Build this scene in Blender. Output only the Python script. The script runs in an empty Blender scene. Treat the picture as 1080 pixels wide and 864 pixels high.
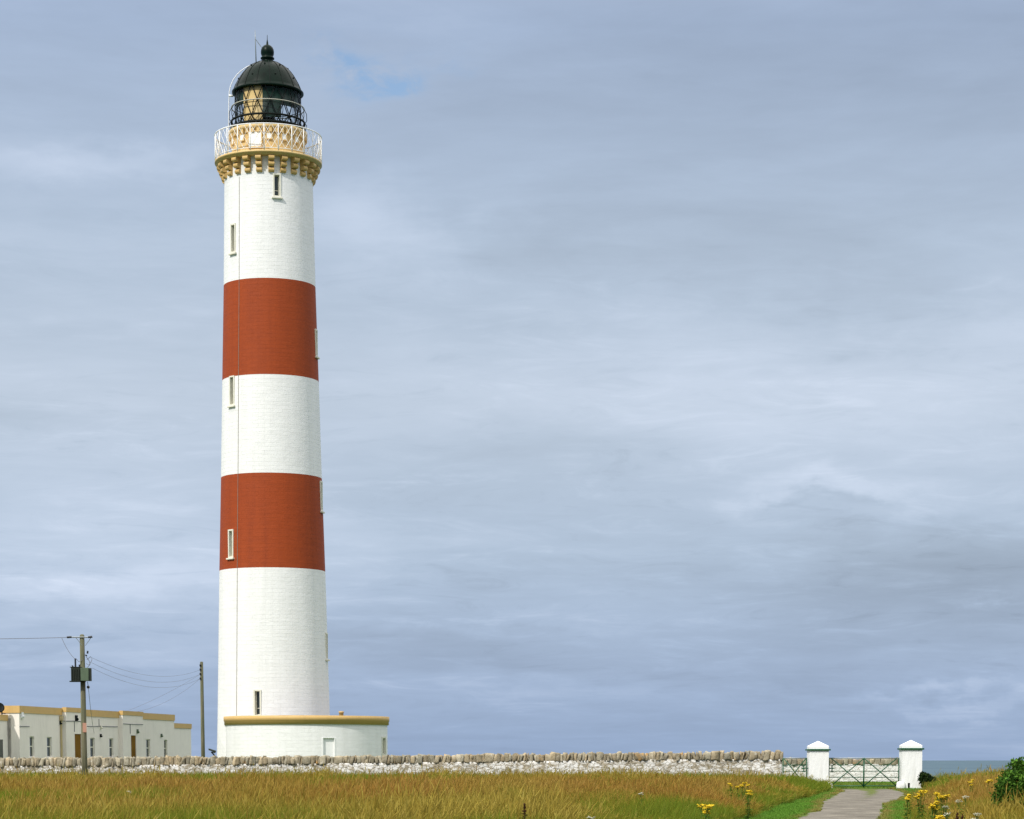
import bpy, math, random
import numpy as np
from mathutils import Vector, Matrix, noise as mnoise

random.seed(7)
rng = np.random.default_rng(11)
R = math.radians
PI = math.pi
scene = bpy.context.scene
col = scene.collection

# ------------------------------------------------------------------ camera survey
F = 2450.0; PITCH = R(5.5); EYE = 1.4; HY = 801.5
SN, CS = math.sin(PITCH), math.cos(PITCH)
YP = HY + F * math.tan(PITCH)

def inv(px, py, Y):
    """photo pixel + real distance -> X, Z and metres per pixel"""
    q = (YP - py) / F
    dz = Y * (q * CS - SN) / (CS + q * SN)
    w = Y * CS - dz * SN
    return (px - 540) / F * w, EYE + dz, w / F

def pr(X, Y, Z):
    dz = Z - EYE
    w = Y * CS - dz * SN
    return 540 + F * X / w, YP - F * (Y * SN + dz * CS) / w

def P(px, py, Y):
    X, Z, m = inv(px, py, Y)
    return Vector((X, Y, Z))

# ------------------------------------------------------------------ helpers
def tag(o, label=None, cat=None, group=None, kind=None):
    if label: o['label'] = label
    if cat: o['category'] = cat
    if group: o['group'] = group
    if kind: o['kind'] = kind
    return o

def empty(name, loc, label, cat, group=None):
    o = bpy.data.objects.new(name, None)
    o.empty_display_size = 0.2
    o.location = loc
    col.objects.link(o)
    return tag(o, label, cat, group)

class MB:
    """collects verts / faces and links them as one mesh object"""
    def __init__(s):
        s.v = []; s.f = []; s.sm = []; s.uv = {}; s.c = []
        s.cur = None
    def _add(s, vs, fs, smooth=False, M=None):
        b = len(s.v)
        for p in vs:
            p = Vector(p)
            if M is not None: p = M @ p
            s.v.append(p)
            s.c.append(s.cur or (1, 1, 1, 1))
        for f in fs:
            s.f.append([b + i for i in f]); s.sm.append(smooth)
        return b
    def box(s, c, size, M=None):
        x, y, z = (a / 2 for a in size)
        c = Vector(c)
        vs = [Vector((sx * x, sy * y, sz * z)) for sx in (-1, 1) for sy in (-1, 1) for sz in (-1, 1)]
        if M is not None: vs = [M @ p for p in vs]
        vs = [p + c for p in vs]
        s._add(vs, [(0, 1, 3, 2), (4, 6, 7, 5), (0, 4, 5, 1), (2, 3, 7, 6), (0, 2, 6, 4), (1, 5, 7, 3)])
        return s
    def tube(s, pts, r, n=8, caps=True, radii=None):
        pts = [Vector(p) for p in pts]
        k = len(pts)
        vs = []
        ref = None
        for i, p in enumerate(pts):
            t = (pts[min(i + 1, k - 1)] - pts[max(i - 1, 0)])
            if t.length < 1e-9: t = Vector((0, 0, 1))
            t.normalize()
            if ref is None:
                ref = Vector((0, 0, 1)) if abs(t.z) < .9 else Vector((1, 0, 0))
            a = t.cross(ref)
            if a.length < 1e-6: a = t.cross(Vector((0, 1, 0)))
            a.normalize()
            b = a.cross(t); ref = b
            rr = radii[i] if radii else r
            for j in range(n):
                q = 2 * PI * j / n
                vs.append(p + a * (rr * math.cos(q)) + b * (rr * math.sin(q)))
        fs = []
        for i in range(k - 1):
            for j in range(n):
                fs.append((i * n + j, i * n + (j + 1) % n, (i + 1) * n + (j + 1) % n, (i + 1) * n + j))
        b0 = s._add(vs, fs, n > 5)
        if caps:
            s.f.append([b0 + j for j in range(n)][::-1]); s.sm.append(False)
            s.f.append([b0 + (k - 1) * n + j for j in range(n)]); s.sm.append(False)
        return s
    def lathe(s, prof, n=64, c=(0, 0, 0), a0=0.0, a1=2 * PI, smooth=True):
        """prof: (r, z); angle 0 faces the camera side (-Y), positive towards +X"""
        full = abs(a1 - a0 - 2 * PI) < 1e-6
        m = n if full else n + 1
        c = Vector(c)
        vs = []
        for (r, z) in prof:
            for j in range(m):
                a = a0 + (a1 - a0) * j / n
                vs.append(c + Vector((r * math.sin(a), -r * math.cos(a), z)))
        fs = []
        for i in range(len(prof) - 1):
            for j in range(n):
                j2 = (j + 1) % m
                fs.append((i * m + j, i * m + j2, (i + 1) * m + j2, (i + 1) * m + j))
        s._add(vs, fs, smooth)
        return s
    def ring(s, r, z, t, n=72, k=8, c=(0, 0, 0)):
        c = Vector(c)
        vs = []; fs = []
        for j in range(n):
            a = 2 * PI * j / n
            for i in range(k):
                q = 2 * PI * i / k
                rr = r + t * math.cos(q)
                vs.append(c + Vector((rr * math.sin(a), -rr * math.cos(a), z + t * math.sin(q))))
        for j in range(n):
            for i in range(k):
                fs.append((j * k + i, ((j + 1) % n) * k + i, ((j + 1) % n) * k + (i + 1) % k, j * k + (i + 1) % k))
        s._add(vs, fs, True)
        return s
    def ball(s, c, r, n=16, k=10, sz=1.0, smooth=True):
        prof = [(r * math.sin(PI * i / k), -r * sz * math.cos(PI * i / k)) for i in range(k + 1)]
        return s.lathe([(max(a, 1e-4), b) for a, b in prof], n, c, smooth=smooth)
    def stone(s, c, size, seed, M=None, e=0.35, rough=.10, nu=12, nv=7):
        """rounded irregular block"""
        off = Vector((seed * 7.13 % 91, seed * 3.71 % 53, seed * 1.37 % 37))
        vs = []
        def sp(x, q): return math.copysign(abs(x) ** q, x)
        c = Vector(c)
        for i in range(nv + 1):
            ph = -PI / 2 + PI * i / nv
            for j in range(nu):
                th = 2 * PI * j / nu
                d = Vector((sp(math.cos(ph), e) * sp(math.cos(th), e), sp(math.cos(ph), e) * sp(math.sin(th), e), sp(math.sin(ph), e)))
                d = d * (1 + rough * (mnoise.noise(d * 1.3 + off) * 1.6 + mnoise.noise(d * 3.5 + off) * .7))
                p = Vector((d.x * size[0] / 2, d.y * size[1] / 2, d.z * size[2] / 2))
                if M is not None: p = M @ p
                vs.append(c + p)
        fs = []
        for i in range(nv):
            for j in range(nu):
                fs.append((i * nu + j, i * nu + (j + 1) % nu, (i + 1) * nu + (j + 1) % nu, (i + 1) * nu + j))
        s._add(vs, fs, True)
        return s
    def quad(s, a, b, c, d, smooth=False):
        s._add([a, b, c, d], [(0, 1, 2, 3)], smooth)
        return s
    def build(s, name, mat, parent=None, color=False, bevel=0.0):
        me = bpy.data.meshes.new(name)
        me.from_pydata([tuple(p) for p in s.v], [], s.f)
        me.polygons.foreach_set('use_smooth', s.sm)
        if color:
            at = me.color_attributes.new('Col', 'FLOAT_COLOR', 'POINT')
            at.data.foreach_set('color', np.array(s.c, dtype=np.float32).ravel())
        me.materials.append(mat)
        me.update()
        o = bpy.data.objects.new(name, me)
        col.objects.link(o)
        if parent is not None: o.parent = parent
        if bevel:
            m = o.modifiers.new('bevel', 'BEVEL'); m.width = bevel; m.segments = 2; m.limit_method = 'ANGLE'
        return o

def cyl_uv(o, r):
    me = o.data
    uv = me.uv_layers.new(name='UVMap')
    for p in me.polygons:
        az = []
        for li in p.loop_indices:
            co = me.vertices[me.loops[li].vertex_index].co
            az.append((li, math.atan2(co.x, -co.y), co.z))
        ref = az[0][1]
        for li, a, z in az:
            if a - ref > PI: a -= 2 * PI
            if a - ref < -PI: a += 2 * PI
            uv.data[li].uv = (a * r, z)

def kids(o): return [c for c in bpy.data.objects if c.parent == o]

def copy_tree(o, parent=None):
    c = o.copy(); col.objects.link(c)
    if parent is not None: c.parent = parent
    for ch in kids(o): copy_tree(ch, c)
    return c

# ------------------------------------------------------------------ materials
def s2l(r, g, b):
    def f(c):
        c /= 255.0
        return c / 12.92 if c <= .04045 else ((c + .055) / 1.055) ** 2.4
    return (f(r), f(g), f(b), 1)

class NT:
    def __init__(s, mat):
        mat.use_nodes = True
        s.t = mat.node_tree; s.n = s.t.nodes; s.l = s.t.links
    def add(s, typ, **kw):
        nd = s.n.new(typ)
        for k, v in kw.items():
            if k.startswith('i_'):
                nd.inputs[k[2:].replace('_', ' ')].default_value = v
            else: setattr(nd, k, v)
        return nd
    def link(s, a, b): s.l.new(a, b)
    def math(s, op, a, b=None, c=None, clamp=False):
        nd = s.n.new('ShaderNodeMath'); nd.operation = op; nd.use_clamp = clamp
        for i, x in enumerate((a, b, c)):
            if x is None: continue
            if isinstance(x, (int, float)): nd.inputs[i].default_value = x
            else: s.l.new(x, nd.inputs[i])
        return nd.outputs[0]
    def mix(s, fac, a, b, blend='MIX'):
        nd = s.n.new('ShaderNodeMix'); nd.data_type = 'RGBA'; nd.blend_type = blend
        for i, x in ((0, fac), (6, a), (7, b)):
            if isinstance(x, (int, float)): nd.inputs[i].default_value = x
            elif isinstance(x, tuple): nd.inputs[i].default_value = x
            else: s.l.new(x, nd.inputs[i])
        return nd.outputs[2]
    def noise(s, vec, scale, detail=4, rough=.55, dist=0):
        nd = s.n.new('ShaderNodeTexNoise')
        nd.inputs['Scale'].default_value = scale; nd.inputs['Detail'].default_value = detail
        nd.inputs['Roughness'].default_value = rough; nd.inputs['Distortion'].default_value = dist
        if vec is not None: s.l.new(vec, nd.inputs['Vector'])
        return nd.outputs['Fac']
    def mapping(s, vec, scale=(1, 1, 1), loc=(0, 0, 0)):
        nd = s.n.new('ShaderNodeMapping'); nd.inputs['Scale'].default_value = scale; nd.inputs['Location'].default_value = loc
        s.l.new(vec, nd.inputs['Vector']); return nd.outputs[0]
    def ramp(s, fac, stops):
        nd = s.n.new('ShaderNodeValToRGB'); cr = nd.color_ramp
        while len(cr.elements) < len(stops): cr.elements.new(.5)
        for e, (p, c) in zip(cr.elements, stops):
            e.position = p
            e.color = c if isinstance(c, tuple) else (c, c, c, 1)
        s.l.new(fac, nd.inputs[0]); return nd.outputs[0]
    def bump(s, h, strength, dist, normal=None):
        nd = s.n.new('ShaderNodeBump'); nd.inputs['Strength'].default_value = strength; nd.inputs['Distance'].default_value = dist
        s.l.new(h, nd.inputs['Height'])
        if normal is not None: s.l.new(normal, nd.inputs['Normal'])
        return nd.outputs[0]

def new_mat(name):
    m = bpy.data.materials.new(name); t = NT(m)
    return m, t, t.n['Principled BSDF']

def paint(name, colour, rough=.5, var=.12, scale=3.0, bump=.15, spec=.3, metal=0.0):
    """painted surface with weathering"""
    m, t, b = new_mat(name)
    co = t.add('ShaderNodeTexCoord').outputs['Object']
    n1 = t.noise(co, scale, 5, .6)
    n2 = t.noise(t.mapping(co, (6, 6, .7)), scale, 4, .6)
    f = t.math('ADD', t.math('MULTIPLY', n1, .6), t.math('MULTIPLY', n2, .4))
    dark = tuple(c * (1 - 2.2 * var) for c in colour[:3]) + (1,)
    lite = tuple(min(1, c * (1 + var)) for c in colour[:3]) + (1,)
    c = t.ramp(f, [(.28, dark), (.5, colour), (.75, lite)])
    t.link(c, b.inputs['Base Color'])
    b.inputs['Roughness'].default_value = rough
    b.inputs['Specular IOR Level'].default_value = spec
    b.inputs['Metallic'].default_value = metal
    if bump:
        t.link(t.bump(t.noise(co, scale * 8, 3), bump, .01), b.inputs['Normal'])
    return m

def masonry(name, colour, stain, dark_amt):
    """painted coursed masonry seen through thick paint (uses UV metres)"""
    m, t, b = new_mat(name)
    uv = t.add('ShaderNodeTexCoord').outputs['UV']
    ob = t.add('ShaderNodeTexCoord').outputs['Object']
    wob = t.add('ShaderNodeVectorMath', operation='ADD')
    nz = t.add('ShaderNodeTexNoise'); nz.inputs['Scale'].default_value = 1.1; nz.inputs['Detail'].default_value = 3
    t.link(uv, nz.inputs['Vector'])
    sc = t.add('ShaderNodeVectorMath', operation='SCALE'); sc.inputs['Scale'].default_value = .16
    t.link(nz.outputs['Color'], sc.inputs[0]); t.link(uv, wob.inputs[0]); t.link(sc.outputs[0], wob.inputs[1])
    br = t.add('ShaderNodeTexBrick')
    br.inputs['Scale'].default_value = 1.0; br.inputs['Mortar Size'].default_value = .010
    br.inputs['Mortar Smooth'].default_value = .6; br.inputs['Brick Width'].default_value = .74; br.inputs['Row Height'].default_value = .215
    br.inputs['Color1'].default_value = (.3, .3, .3, 1); br.inputs['Color2'].default_value = (1, 1, 1, 1); br.inputs['Mortar'].default_value = (0, 0, 0, 1)
    t.link(wob.outputs[0], br.inputs['Vector'])
    n_f = t.noise(uv, 9, 5, .65)
    n_m = t.noise(uv, 2.2, 4, .6)
    streak = t.noise(t.mapping(ob, (2.2, 2.2, .12)), 1.0, 4, .6)
    grime = t.noise(t.mapping(uv, (.5, 3.5, 1)), 1.6, 5, .65)
    mix = t.math('ADD', t.math('MULTIPLY', streak, .5), t.math('MULTIPLY', grime, .5))
    fac = t.ramp(mix, [(.44, 0.0), (.72, 1.0)])
    c = t.mix(t.math('MULTIPLY', fac, dark_amt), colour, stain)
    tone = t.math('MULTIPLY_ADD', br.outputs['Color'], .04, .97)
    tn = t.add('ShaderNodeCombineColor')
    for i in range(3): t.link(tone, tn.inputs[i])
    c = t.mix(1.0, c, tn.outputs[0], 'MULTIPLY')
    # faint vertical runs
    run = t.ramp(t.noise(t.mapping(uv, (3.2, .10, 1)), 1.0, 4, .6), [(.60, 0.0), (.74, 1.0)])
    c = t.mix(t.math('MULTIPLY', t.math('MULTIPLY', run, t.ramp(n_m, [(.35, 0.0), (.6, 1.0)])), .28), c, stain)
    # hairline joints where the paint has sunk
    patchy = t.ramp(n_m, [(.5, 0.0), (.68, 1.0)])
    j = t.math('MULTIPLY', t.math('MULTIPLY', br.outputs['Fac'], patchy), .22)
    c = t.mix(j, c, stain)
    t.link(c, b.inputs['Base Color'])
    b.inputs['Roughness'].default_value = .65; b.inputs['Specular IOR Level'].default_value = .2
    h = t.math('ADD', t.math('MULTIPLY', br.outputs['Color'], .38), t.math('ADD', t.math('MULTIPLY', n_f, .5), t.math('MULTIPLY', n_m, 1.1)))
    h = t.math('SUBTRACT', h, t.math('MULTIPLY', t.math('MULTIPLY', br.outputs['Fac'], t.math('ADD', patchy, .05)), .28))
    t.link(t.bump(h, .6, .028), b.inputs['Normal'])
    return m

M_WHITE_MAS = masonry('white_masonry_paint', (.80, .80, .795, 1), (.52, .52, .49, 1), .30)
M_RED_MAS = masonry('red_masonry_paint', (.31, .053, .011, 1), (.195, .034, .011, 1), .55)
M_WHITE = paint('white_paint', (.83, .83, .825, 1), .55, .02, 2.0, .12)
def pillar_paint():
    m, t, b = new_mat('limewashed_pillar')
    ob = t.add('ShaderNodeTexCoord').outputs['Object']
    n = t.noise(ob, 3.2, 6, .7); n2 = t.noise(t.mapping(ob, (5, 5, .8)), 1.2, 5, .65); n3 = t.noise(ob, 14, 4, .7)
    c = t.mix(t.ramp(n2, [(.5, 0.0), (.78, .35)]), (.83, .83, .82, 1), (.55, .54, .48, 1))
    c = t.mix(t.ramp(t.math('ADD', t.math('MULTIPLY', n, .6), t.math('MULTIPLY', n3, .4)), [(.60, 0.0), (.66, .75)]), c, (.42, .36, .28, 1))
    t.link(c, b.inputs['Base Color']); b.inputs['Roughness'].default_value = .8; b.inputs['Specular IOR Level'].default_value = .15
    t.link(t.bump(t.math('ADD', n, n3), .3, .02), b.inputs['Normal'])
    return m
M_PILLAR = pillar_paint()
M_PIPE = paint('tan_pipe_paint', (.50, .40, .22, 1), .7, .1, 3.0, .1)
M_HARL = paint('white_render', (.81, .76, .70, 1), .8, .05, .9, .4, .1)
M_OCHRE = paint('ochre_paint', (.57, .375, .140, 1), .55, .06, 2.0, .15)
M_OCHRE2 = paint('ochre_gallery_paint', (.64, .455, .20, 1), .5, .05, 2.0, .12)
M_CREAM = paint('cream_frame_paint', (.70, .68, .58, 1), .6, .06, 3.0, .1)
M_DOME = paint('dark_green_gloss', (.0022, .0095, .006, 1), .36, .4, 1.5, .04, .10)
M_PANEL = paint('dark_green_panel', (.006, .028, .018, 1), .4, .2, 1.5, .05, .4)
M_IRON = paint('black_iron', (.006, .009, .008, 1), .5, .2, 4, .05, .12)
M_GREEN = paint('green_gate_paint', (.008, .085, .036, 1), .4, .2, 6, .05, .4)
M_GALV = paint('grey_galvanised', (.30, .33, .34, 1), .45, .15, 5, .05, .5, .4)
M_BROWN = paint('brown_door_paint', (.19, .095, .012, 1), .8, .2, 2, .1, .1)
M_GREYGREEN = paint('grey_green_tank', (.095, .135, .085, 1), .5, .15, 3, .1)
M_DKTANK = paint('dark_tank', (.022, .028, .020, 1), .5, .2, 3, .1)
M_WIRE = paint('dark_wire', (.17, .17, .19, 1), .5, .05, 3, 0)
M_INSUL = paint('dark_insulator', (.018, .016, .016, 1), .2, .1, 3, 0, .6)
M_ROOF = paint('felt_roof', (.16, .15, .14, 1), .9, .2, 1, .3)
M_COND = paint('weathered_copper_strip', (.24, .21, .175, 1), .7, .1, 3, 0)

def glass_dark():
    m, t, b = new_mat('window_glass')
    b.inputs['Base Color'].default_value = (.035, .045, .04, 1); b.inputs['Roughness'].default_value = .08
    b.inputs['Specular IOR Level'].default_value = .6
    return m
M_GLASS = glass_dark()

def glass_clear():
    m, t, b = new_mat('lantern_glass')
    tr = t.add('ShaderNodeBsdfTransparent'); tr.inputs[0].default_value = (.94, .96, .96, 1)
    gl = t.add('ShaderNodeBsdfGlossy'); gl.inputs['Roughness'].default_value = .03
    lw = t.add('ShaderNodeLayerWeight'); lw.inputs['Blend'].default_value = .25
    mx = t.add('ShaderNodeMixShader')
    t.link(t.math('MULTIPLY', lw.outputs['Fresnel'], .40), mx.inputs[0]); t.link(tr.outputs[0], mx.inputs[1]); t.link(gl.outputs[0], mx.inputs[2])
    t.link(mx.outputs[0], t.n['Material Output'].inputs[0])
    return m
M_LGLASS = glass_clear()

def wood_pole():
    m, t, b = new_mat('weathered_pole_wood')
    ob = t.add('ShaderNodeTexCoord').outputs['Object']
    g = t.noise(t.mapping(ob, (14, 14, .5)), 1.2, 5, .65)
    g2 = t.noise(ob, .6, 3)
    c = t.ramp(g, [(.3, (.055, .050, .030, 1)), (.55, (.155, .145, .085, 1)), (.75, (.24, .22, .14, 1))])
    c = t.mix(t.ramp(g2, [(.45, 0.0), (.7, .5)]), c, (.07, .10, .045, 1))
    t.link(c, b.inputs['Base Color']); b.inputs['Roughness'].default_value = .85
    t.link(t.bump(g, .4, .02), b.inputs['Normal'])
    return m
M_POLE = wood_pole()

def whitewash(name, lo, hi):
    m, t, b = new_mat(name)
    ob = t.add('ShaderNodeTexCoord').outputs['Object']
    n1 = t.noise(t.mapping(ob, (1, 1, 1.6)), 3.2, 6, .68)
    n2 = t.noise(ob, .35, 3, .5)
    vo = t.add('ShaderNodeTexVoronoi', feature='DISTANCE_TO_EDGE'); vo.inputs['Scale'].default_value = 3.6
    t.link(t.mapping(ob, (1, 1, 1.7)), vo.inputs['Vector'])
    joint = t.ramp(vo.outputs['Distance'], [(.0, 1.0), (.07, 0.0)])
    f = t.math('ADD', t.math('MULTIPLY', n1, .8), t.math('ADD', t.math('MULTIPLY', n2, .28), t.math('MULTIPLY', joint, .10)))
    fac = t.ramp(f, [(lo, 0.0), (hi, 1.0)])
    stone = t.ramp(t.noise(ob, 7, 4), [(.3, (.20, .17, .12, 1)), (.6, (.40, .35, .26, 1)), (.8, (.47, .36, .20, 1))])
    c = t.mix(fac, (.74, .73, .70, 1), stone)
    t.link(c, b.inputs['Base Color']); b.inputs['Roughness'].default_value = .9; b.inputs['Specular IOR Level'].default_value = .1
    h = t.math('SUBTRACT', t.math('ADD', n1, t.math('MULTIPLY', t.noise(ob, 20, 3), .25)), t.math('MULTIPLY', joint, .5))
    t.link(t.bump(h, .8, .05), b.inputs['Normal'])
    return m
M_WASH = whitewash('flaking_whitewash', .49, .62)
M_WASH2 = whitewash('sounder_whitewash', .55, .72)

def coping_stone():
    m, t, b = new_mat('coping_stone')
    ob = t.add('ShaderNodeTexCoord').outputs['Object']
    at = t.add('ShaderNodeVertexColor'); at.layer_name = 'Col'
    n = t.noise(ob, 6, 6, .7)
    n2 = t.noise(ob, 1.3, 4, .6)
    c = t.ramp(n, [(.25, (.17, .15, .10, 1)), (.5, (.355, .310, .22, 1)), (.8, (.48, .43, .33, 1))])
    c = t.mix(1.0, c, at.outputs[0], 'MULTIPLY')
    lich = t.ramp(t.math('MULTIPLY', n2, t.math('ADD', n, .5)), [(.62, 0.0), (.72, 1.0)])
    c = t.mix(t.math('MULTIPLY', lich, .8), c, (.50, .27, .07, 1))
    wl = t.ramp(t.noise(ob, 4.1, 5, .65), [(.6, 0.0), (.7, .7)])
    c = t.mix(wl, c, (.56, .54, .46, 1))
    t.link(c, b.inputs['Base Color']); b.inputs['Roughness'].default_value = .95; b.inputs['Specular IOR Level'].default_value = .1
    t.link(t.bump(t.noise(ob, 14, 5, .7), .7, .04), b.inputs['Normal'])
    return m
M_COPE = coping_stone()

def vcol_leaf(name, trans=.3, rough=.7):
    m, t, b = new_mat(name)
    at = t.add('ShaderNodeVertexColor'); at.layer_name = 'Col'
    d = t.add('ShaderNodeBsdfDiffuse'); tr = t.add('ShaderNodeBsdfTranslucent')
    t.link(at.outputs[0], d.inputs[0]); t.link(at.outputs[0], tr.inputs[0])
    gl = t.add('ShaderNodeBsdfGlossy'); gl.inputs['Roughness'].default_value = .5; gl.inputs[0].default_value = (.5, .5, .5, 1)
    mx = t.add('ShaderNodeMixShader'); mx.inputs[0].default_value = trans
    t.link(d.outputs[0], mx.inputs[1]); t.link(tr.outputs[0], mx.inputs[2])
    m2 = t.add('ShaderNodeMixShader'); m2.inputs[0].default_value = .012
    t.link(mx.outputs[0], m2.inputs[1]); t.link(gl.outputs[0], m2.inputs[2])
    t.link(m2.outputs[0], t.n['Material Output'].inputs[0])
    return m
M_GRASS = vcol_leaf('meadow_grass', .28)
M_LEAF = vcol_leaf('leaf', .22)
M_PETAL = vcol_leaf('petal', .2)

def ground_mat():
    m, t, b = new_mat('field_soil')
    ob = t.add('ShaderNodeTexCoord').outputs['Object']
    n = t.noise(ob, .35, 5, .6); n2 = t.noise(ob, 9, 4, .6)
    c = t.ramp(n, [(.3, (.065, .115, .018, 1)), (.55, (.085, .15, .022, 1)), (.75, (.11, .135, .03, 1))])
    c = t.mix(t.ramp(n2, [(.35, .5), (.6, 0.0)]), c, (.05, .065, .015, 1))
    t.link(c, b.inputs['Base Color']); b.inputs['Roughness'].default_value = 1; b.inputs['Specular IOR Level'].default_value = .05
    t.link(t.bump(n2, .6, .05), b.inputs['Normal'])
    return m
M_GROUND = ground_mat()

def drive_mat():
    m, t, b = new_mat('worn_tarmac')
    ob = t.add('ShaderNodeTexCoord').outputs['Object']
    uv = t.add('ShaderNodeTexCoord').outputs['UV']
    n = t.noise(ob, 1.2, 6, .7); n2 = t.noise(ob, 30, 3, .6); n3 = t.noise(t.mapping(ob, (.8, .9, 1)), .9, 5, .7)
    c = t.ramp(n, [(.36, (.125, .112, .094, 1)), (.5, (.205, .187, .155, 1)), (.64, (.31, .282, .232, 1))])
    c = t.mix(t.ramp(n2, [(.35, .55), (.6, 0.0)]), c, (.13, .115, .095, 1))
    c = t.mix(t.ramp(n3, [(.48, 0.0), (.62, .55)]), c, (.115, .105, .085, 1))
    # grass breaking through: crown of the drive and the gateway (uv: across, along)
    sx = t.add('ShaderNodeSeparateXYZ'); t.link(uv, sx.inputs[0])
    cen = t.math('MULTIPLY', t.math('ABSOLUTE', t.math('SUBTRACT', sx.outputs[0], .5)), 2.0)
    mid = t.math('SUBTRACT', 1.0, t.math('MULTIPLY', cen, 2.4), clamp=True)
    al = t.ramp(sx.outputs[1], [(.62, 0.0), (.80, .42), (.93, .75), (1.0, 1.3)])
    edge = t.math('MULTIPLY', t.math('SUBTRACT', cen, .86, clamp=True), 5.0)
    k = t.math('ADD', t.math('MULTIPLY', mid, al), edge)
    k = t.math('ADD', k, t.math('MULTIPLY', t.ramp(sx.outputs[1], [(.93, 0.0), (.985, 1.0)]), .5))
    k = t.math('ADD', k, t.math('MULTIPLY', t.math('SUBTRACT', t.noise(ob, 2.4, 6, .7), .5), 1.6))
    fac = t.ramp(k, [(.34, 0.0), (.5, 1.0)])
    gcol = t.ramp(t.noise(ob, 5, 3), [(.3, (.07, .11, .02, 1)), (.7, (.15, .16, .05, 1))])
    c = t.mix(fac, c, gcol)
    t.link(c, b.inputs['Base Color']); b.inputs['Roughness'].default_value = .95; b.inputs['Specular IOR Level'].default_value = .1
    t.link(t.bump(t.math('ADD', n2, n), .5, .03), b.inputs['Normal'])
    return m
M_DRIVE = drive_mat()

def sea_mat():
    m, t, b = new_mat('sea_water')
    ob = t.add('ShaderNodeTexCoord').outputs['Object']
    n = t.noise(t.mapping(ob, (.012, .02, 1)), 1.0, 6, .65)
    w = t.noise(t.mapping(ob, (.004, .0012, 1)), 1.0, 5, .6)
    c = t.ramp(w, [(.3, (.028, .066, .10, 1)), (.6, (.05, .10, .13, 1)), (.8, (.08, .13, .155, 1))])
    t.link(c, b.inputs['Base Color']); b.inputs['Roughness'].default_value = .5; b.inputs['Specular IOR Level'].default_value = .16
    t.link(t.bump(n, .8, 1.2), b.inputs['Normal'])
    return m
M_SEA = sea_mat()

# ------------------------------------------------------------------ terrain
def vnoise(x, y, seed):
    """smooth value noise, numpy"""
    r = np.random.default_rng(seed); T = r.random((256, 256))
    xi = np.floor(x).astype(int); yi = np.floor(y).astype(int)
    fx = x - xi; fy = y - yi
    fx = fx * fx * (3 - 2 * fx); fy = fy * fy * (3 - 2 * fy)
    a = T[xi % 256, yi % 256]; b = T[(xi + 1) % 256, yi % 256]; c = T[xi % 256, (yi + 1) % 256]; d = T[(xi + 1) % 256, (yi + 1) % 256]
    return (a * (1 - fx) + b * fx) * (1 - fy) + (c * (1 - fx) + d * fx) * fy

def sstep(a, b, x):
    q = np.clip((x - a) / (b - a), 0, 1); return q * q * (3 - 2 * q)

# drive edges and the edges of the tall growth (distance, X)
DY = np.array([-5, 25, 40, 55, 66, 75, 83, 89, 94, 100, 106, 110, 113.5])
DL = np.array([-3.0, 2.0, 4.4, 6.65, 8.75, 9.9, 11.2, 12.15, 13.0, 14.1, 15.0, 15.5, 15.75])
DR = np.array([-1.0, 4.1, 6.4, 8.75, 10.55, 12.1, 13.85, 15.0, 15.9, 16.8, 17.6, 18.1, 18.3])
TLY = np.array([-5, 25, 40, 55, 66.5, 80, 94, 105, 111])
TLX = np.array([-4.6, .4, 3.0, 5.55, 7.5, 9.9, 12.35, 14.3, 14.9])
TRY = np.array([-5, 25, 40, 55, 70, 85, 100, 108, 112, 120])
TRX = np.array([.2, 4.45, 7.1, 9.55, 12.2, 15.0, 18.2, 19.4, 19.7, 20.1])

def gz(X, Y):
    X = np.asarray(X, float); Y = np.asarray(Y, float)
    dl = np.interp(Y, TLY, TLX) - X
    dr = X - np.interp(Y, TRY, TRX)
    field = np.maximum(sstep(0, 6, dl), sstep(.3, 5, dr))
    inside = (1 - sstep(108, 113, Y))
    b = .10 * (vnoise(X * .11 + 40, Y * .11 + 9, 3) - .3) + .10 * sstep(80, 105, Y)
    rise = .22 * sstep(1, 6, dr) * sstep(60, 104, Y) * (1 - sstep(112, 135, Y))
    z = field * inside * b + rise
    # the headland drops away to the sea
    out = np.maximum.reduce([Y - 172, np.abs(X) - 95, -25 - Y, (X - 30) * .9 + np.maximum(0, Y - 118) * 1.2 - 30])
    return z - 17 * sstep(0, 55, out)

xs = np.concatenate([np.arange(-170, -60, 6), np.arange(-60, 60, 1.0), np.arange(60, 171, 6)])
ys = np.concatenate([np.arange(-100, -10, 6), np.arange(-10, 150, 1.0), np.arange(150, 260, 5)])
GX, GY = np.meshgrid(xs, ys); GZ = gz(GX, GY)
nv = GX.size
me = bpy.data.meshes.new('ground')
idx = np.arange(nv).reshape(GX.shape)
faces = np.stack([idx[:-1, :-1], idx[:-1, 1:], idx[1:, 1:], idx[1:, :-1]], -1).reshape(-1, 4)
me.from_pydata(np.stack([GX, GY, GZ], -1).reshape(-1, 3).tolist(), [], faces.tolist())
me.polygons.foreach_set('use_smooth', [True] * len(faces)); me.materials.append(M_GROUND)
o = bpy.data.objects.new('ground', me); col.objects.link(o); tag(o, kind='structure')

# sea: one sheet to the horizon
mb = MB(); S = 60000
mb.quad((-S, -400, -15), (S, -400, -15), (S, S, -15), (-S, S, -15))
o = mb.build('sea', M_SEA); tag(o, kind='structure')

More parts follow.
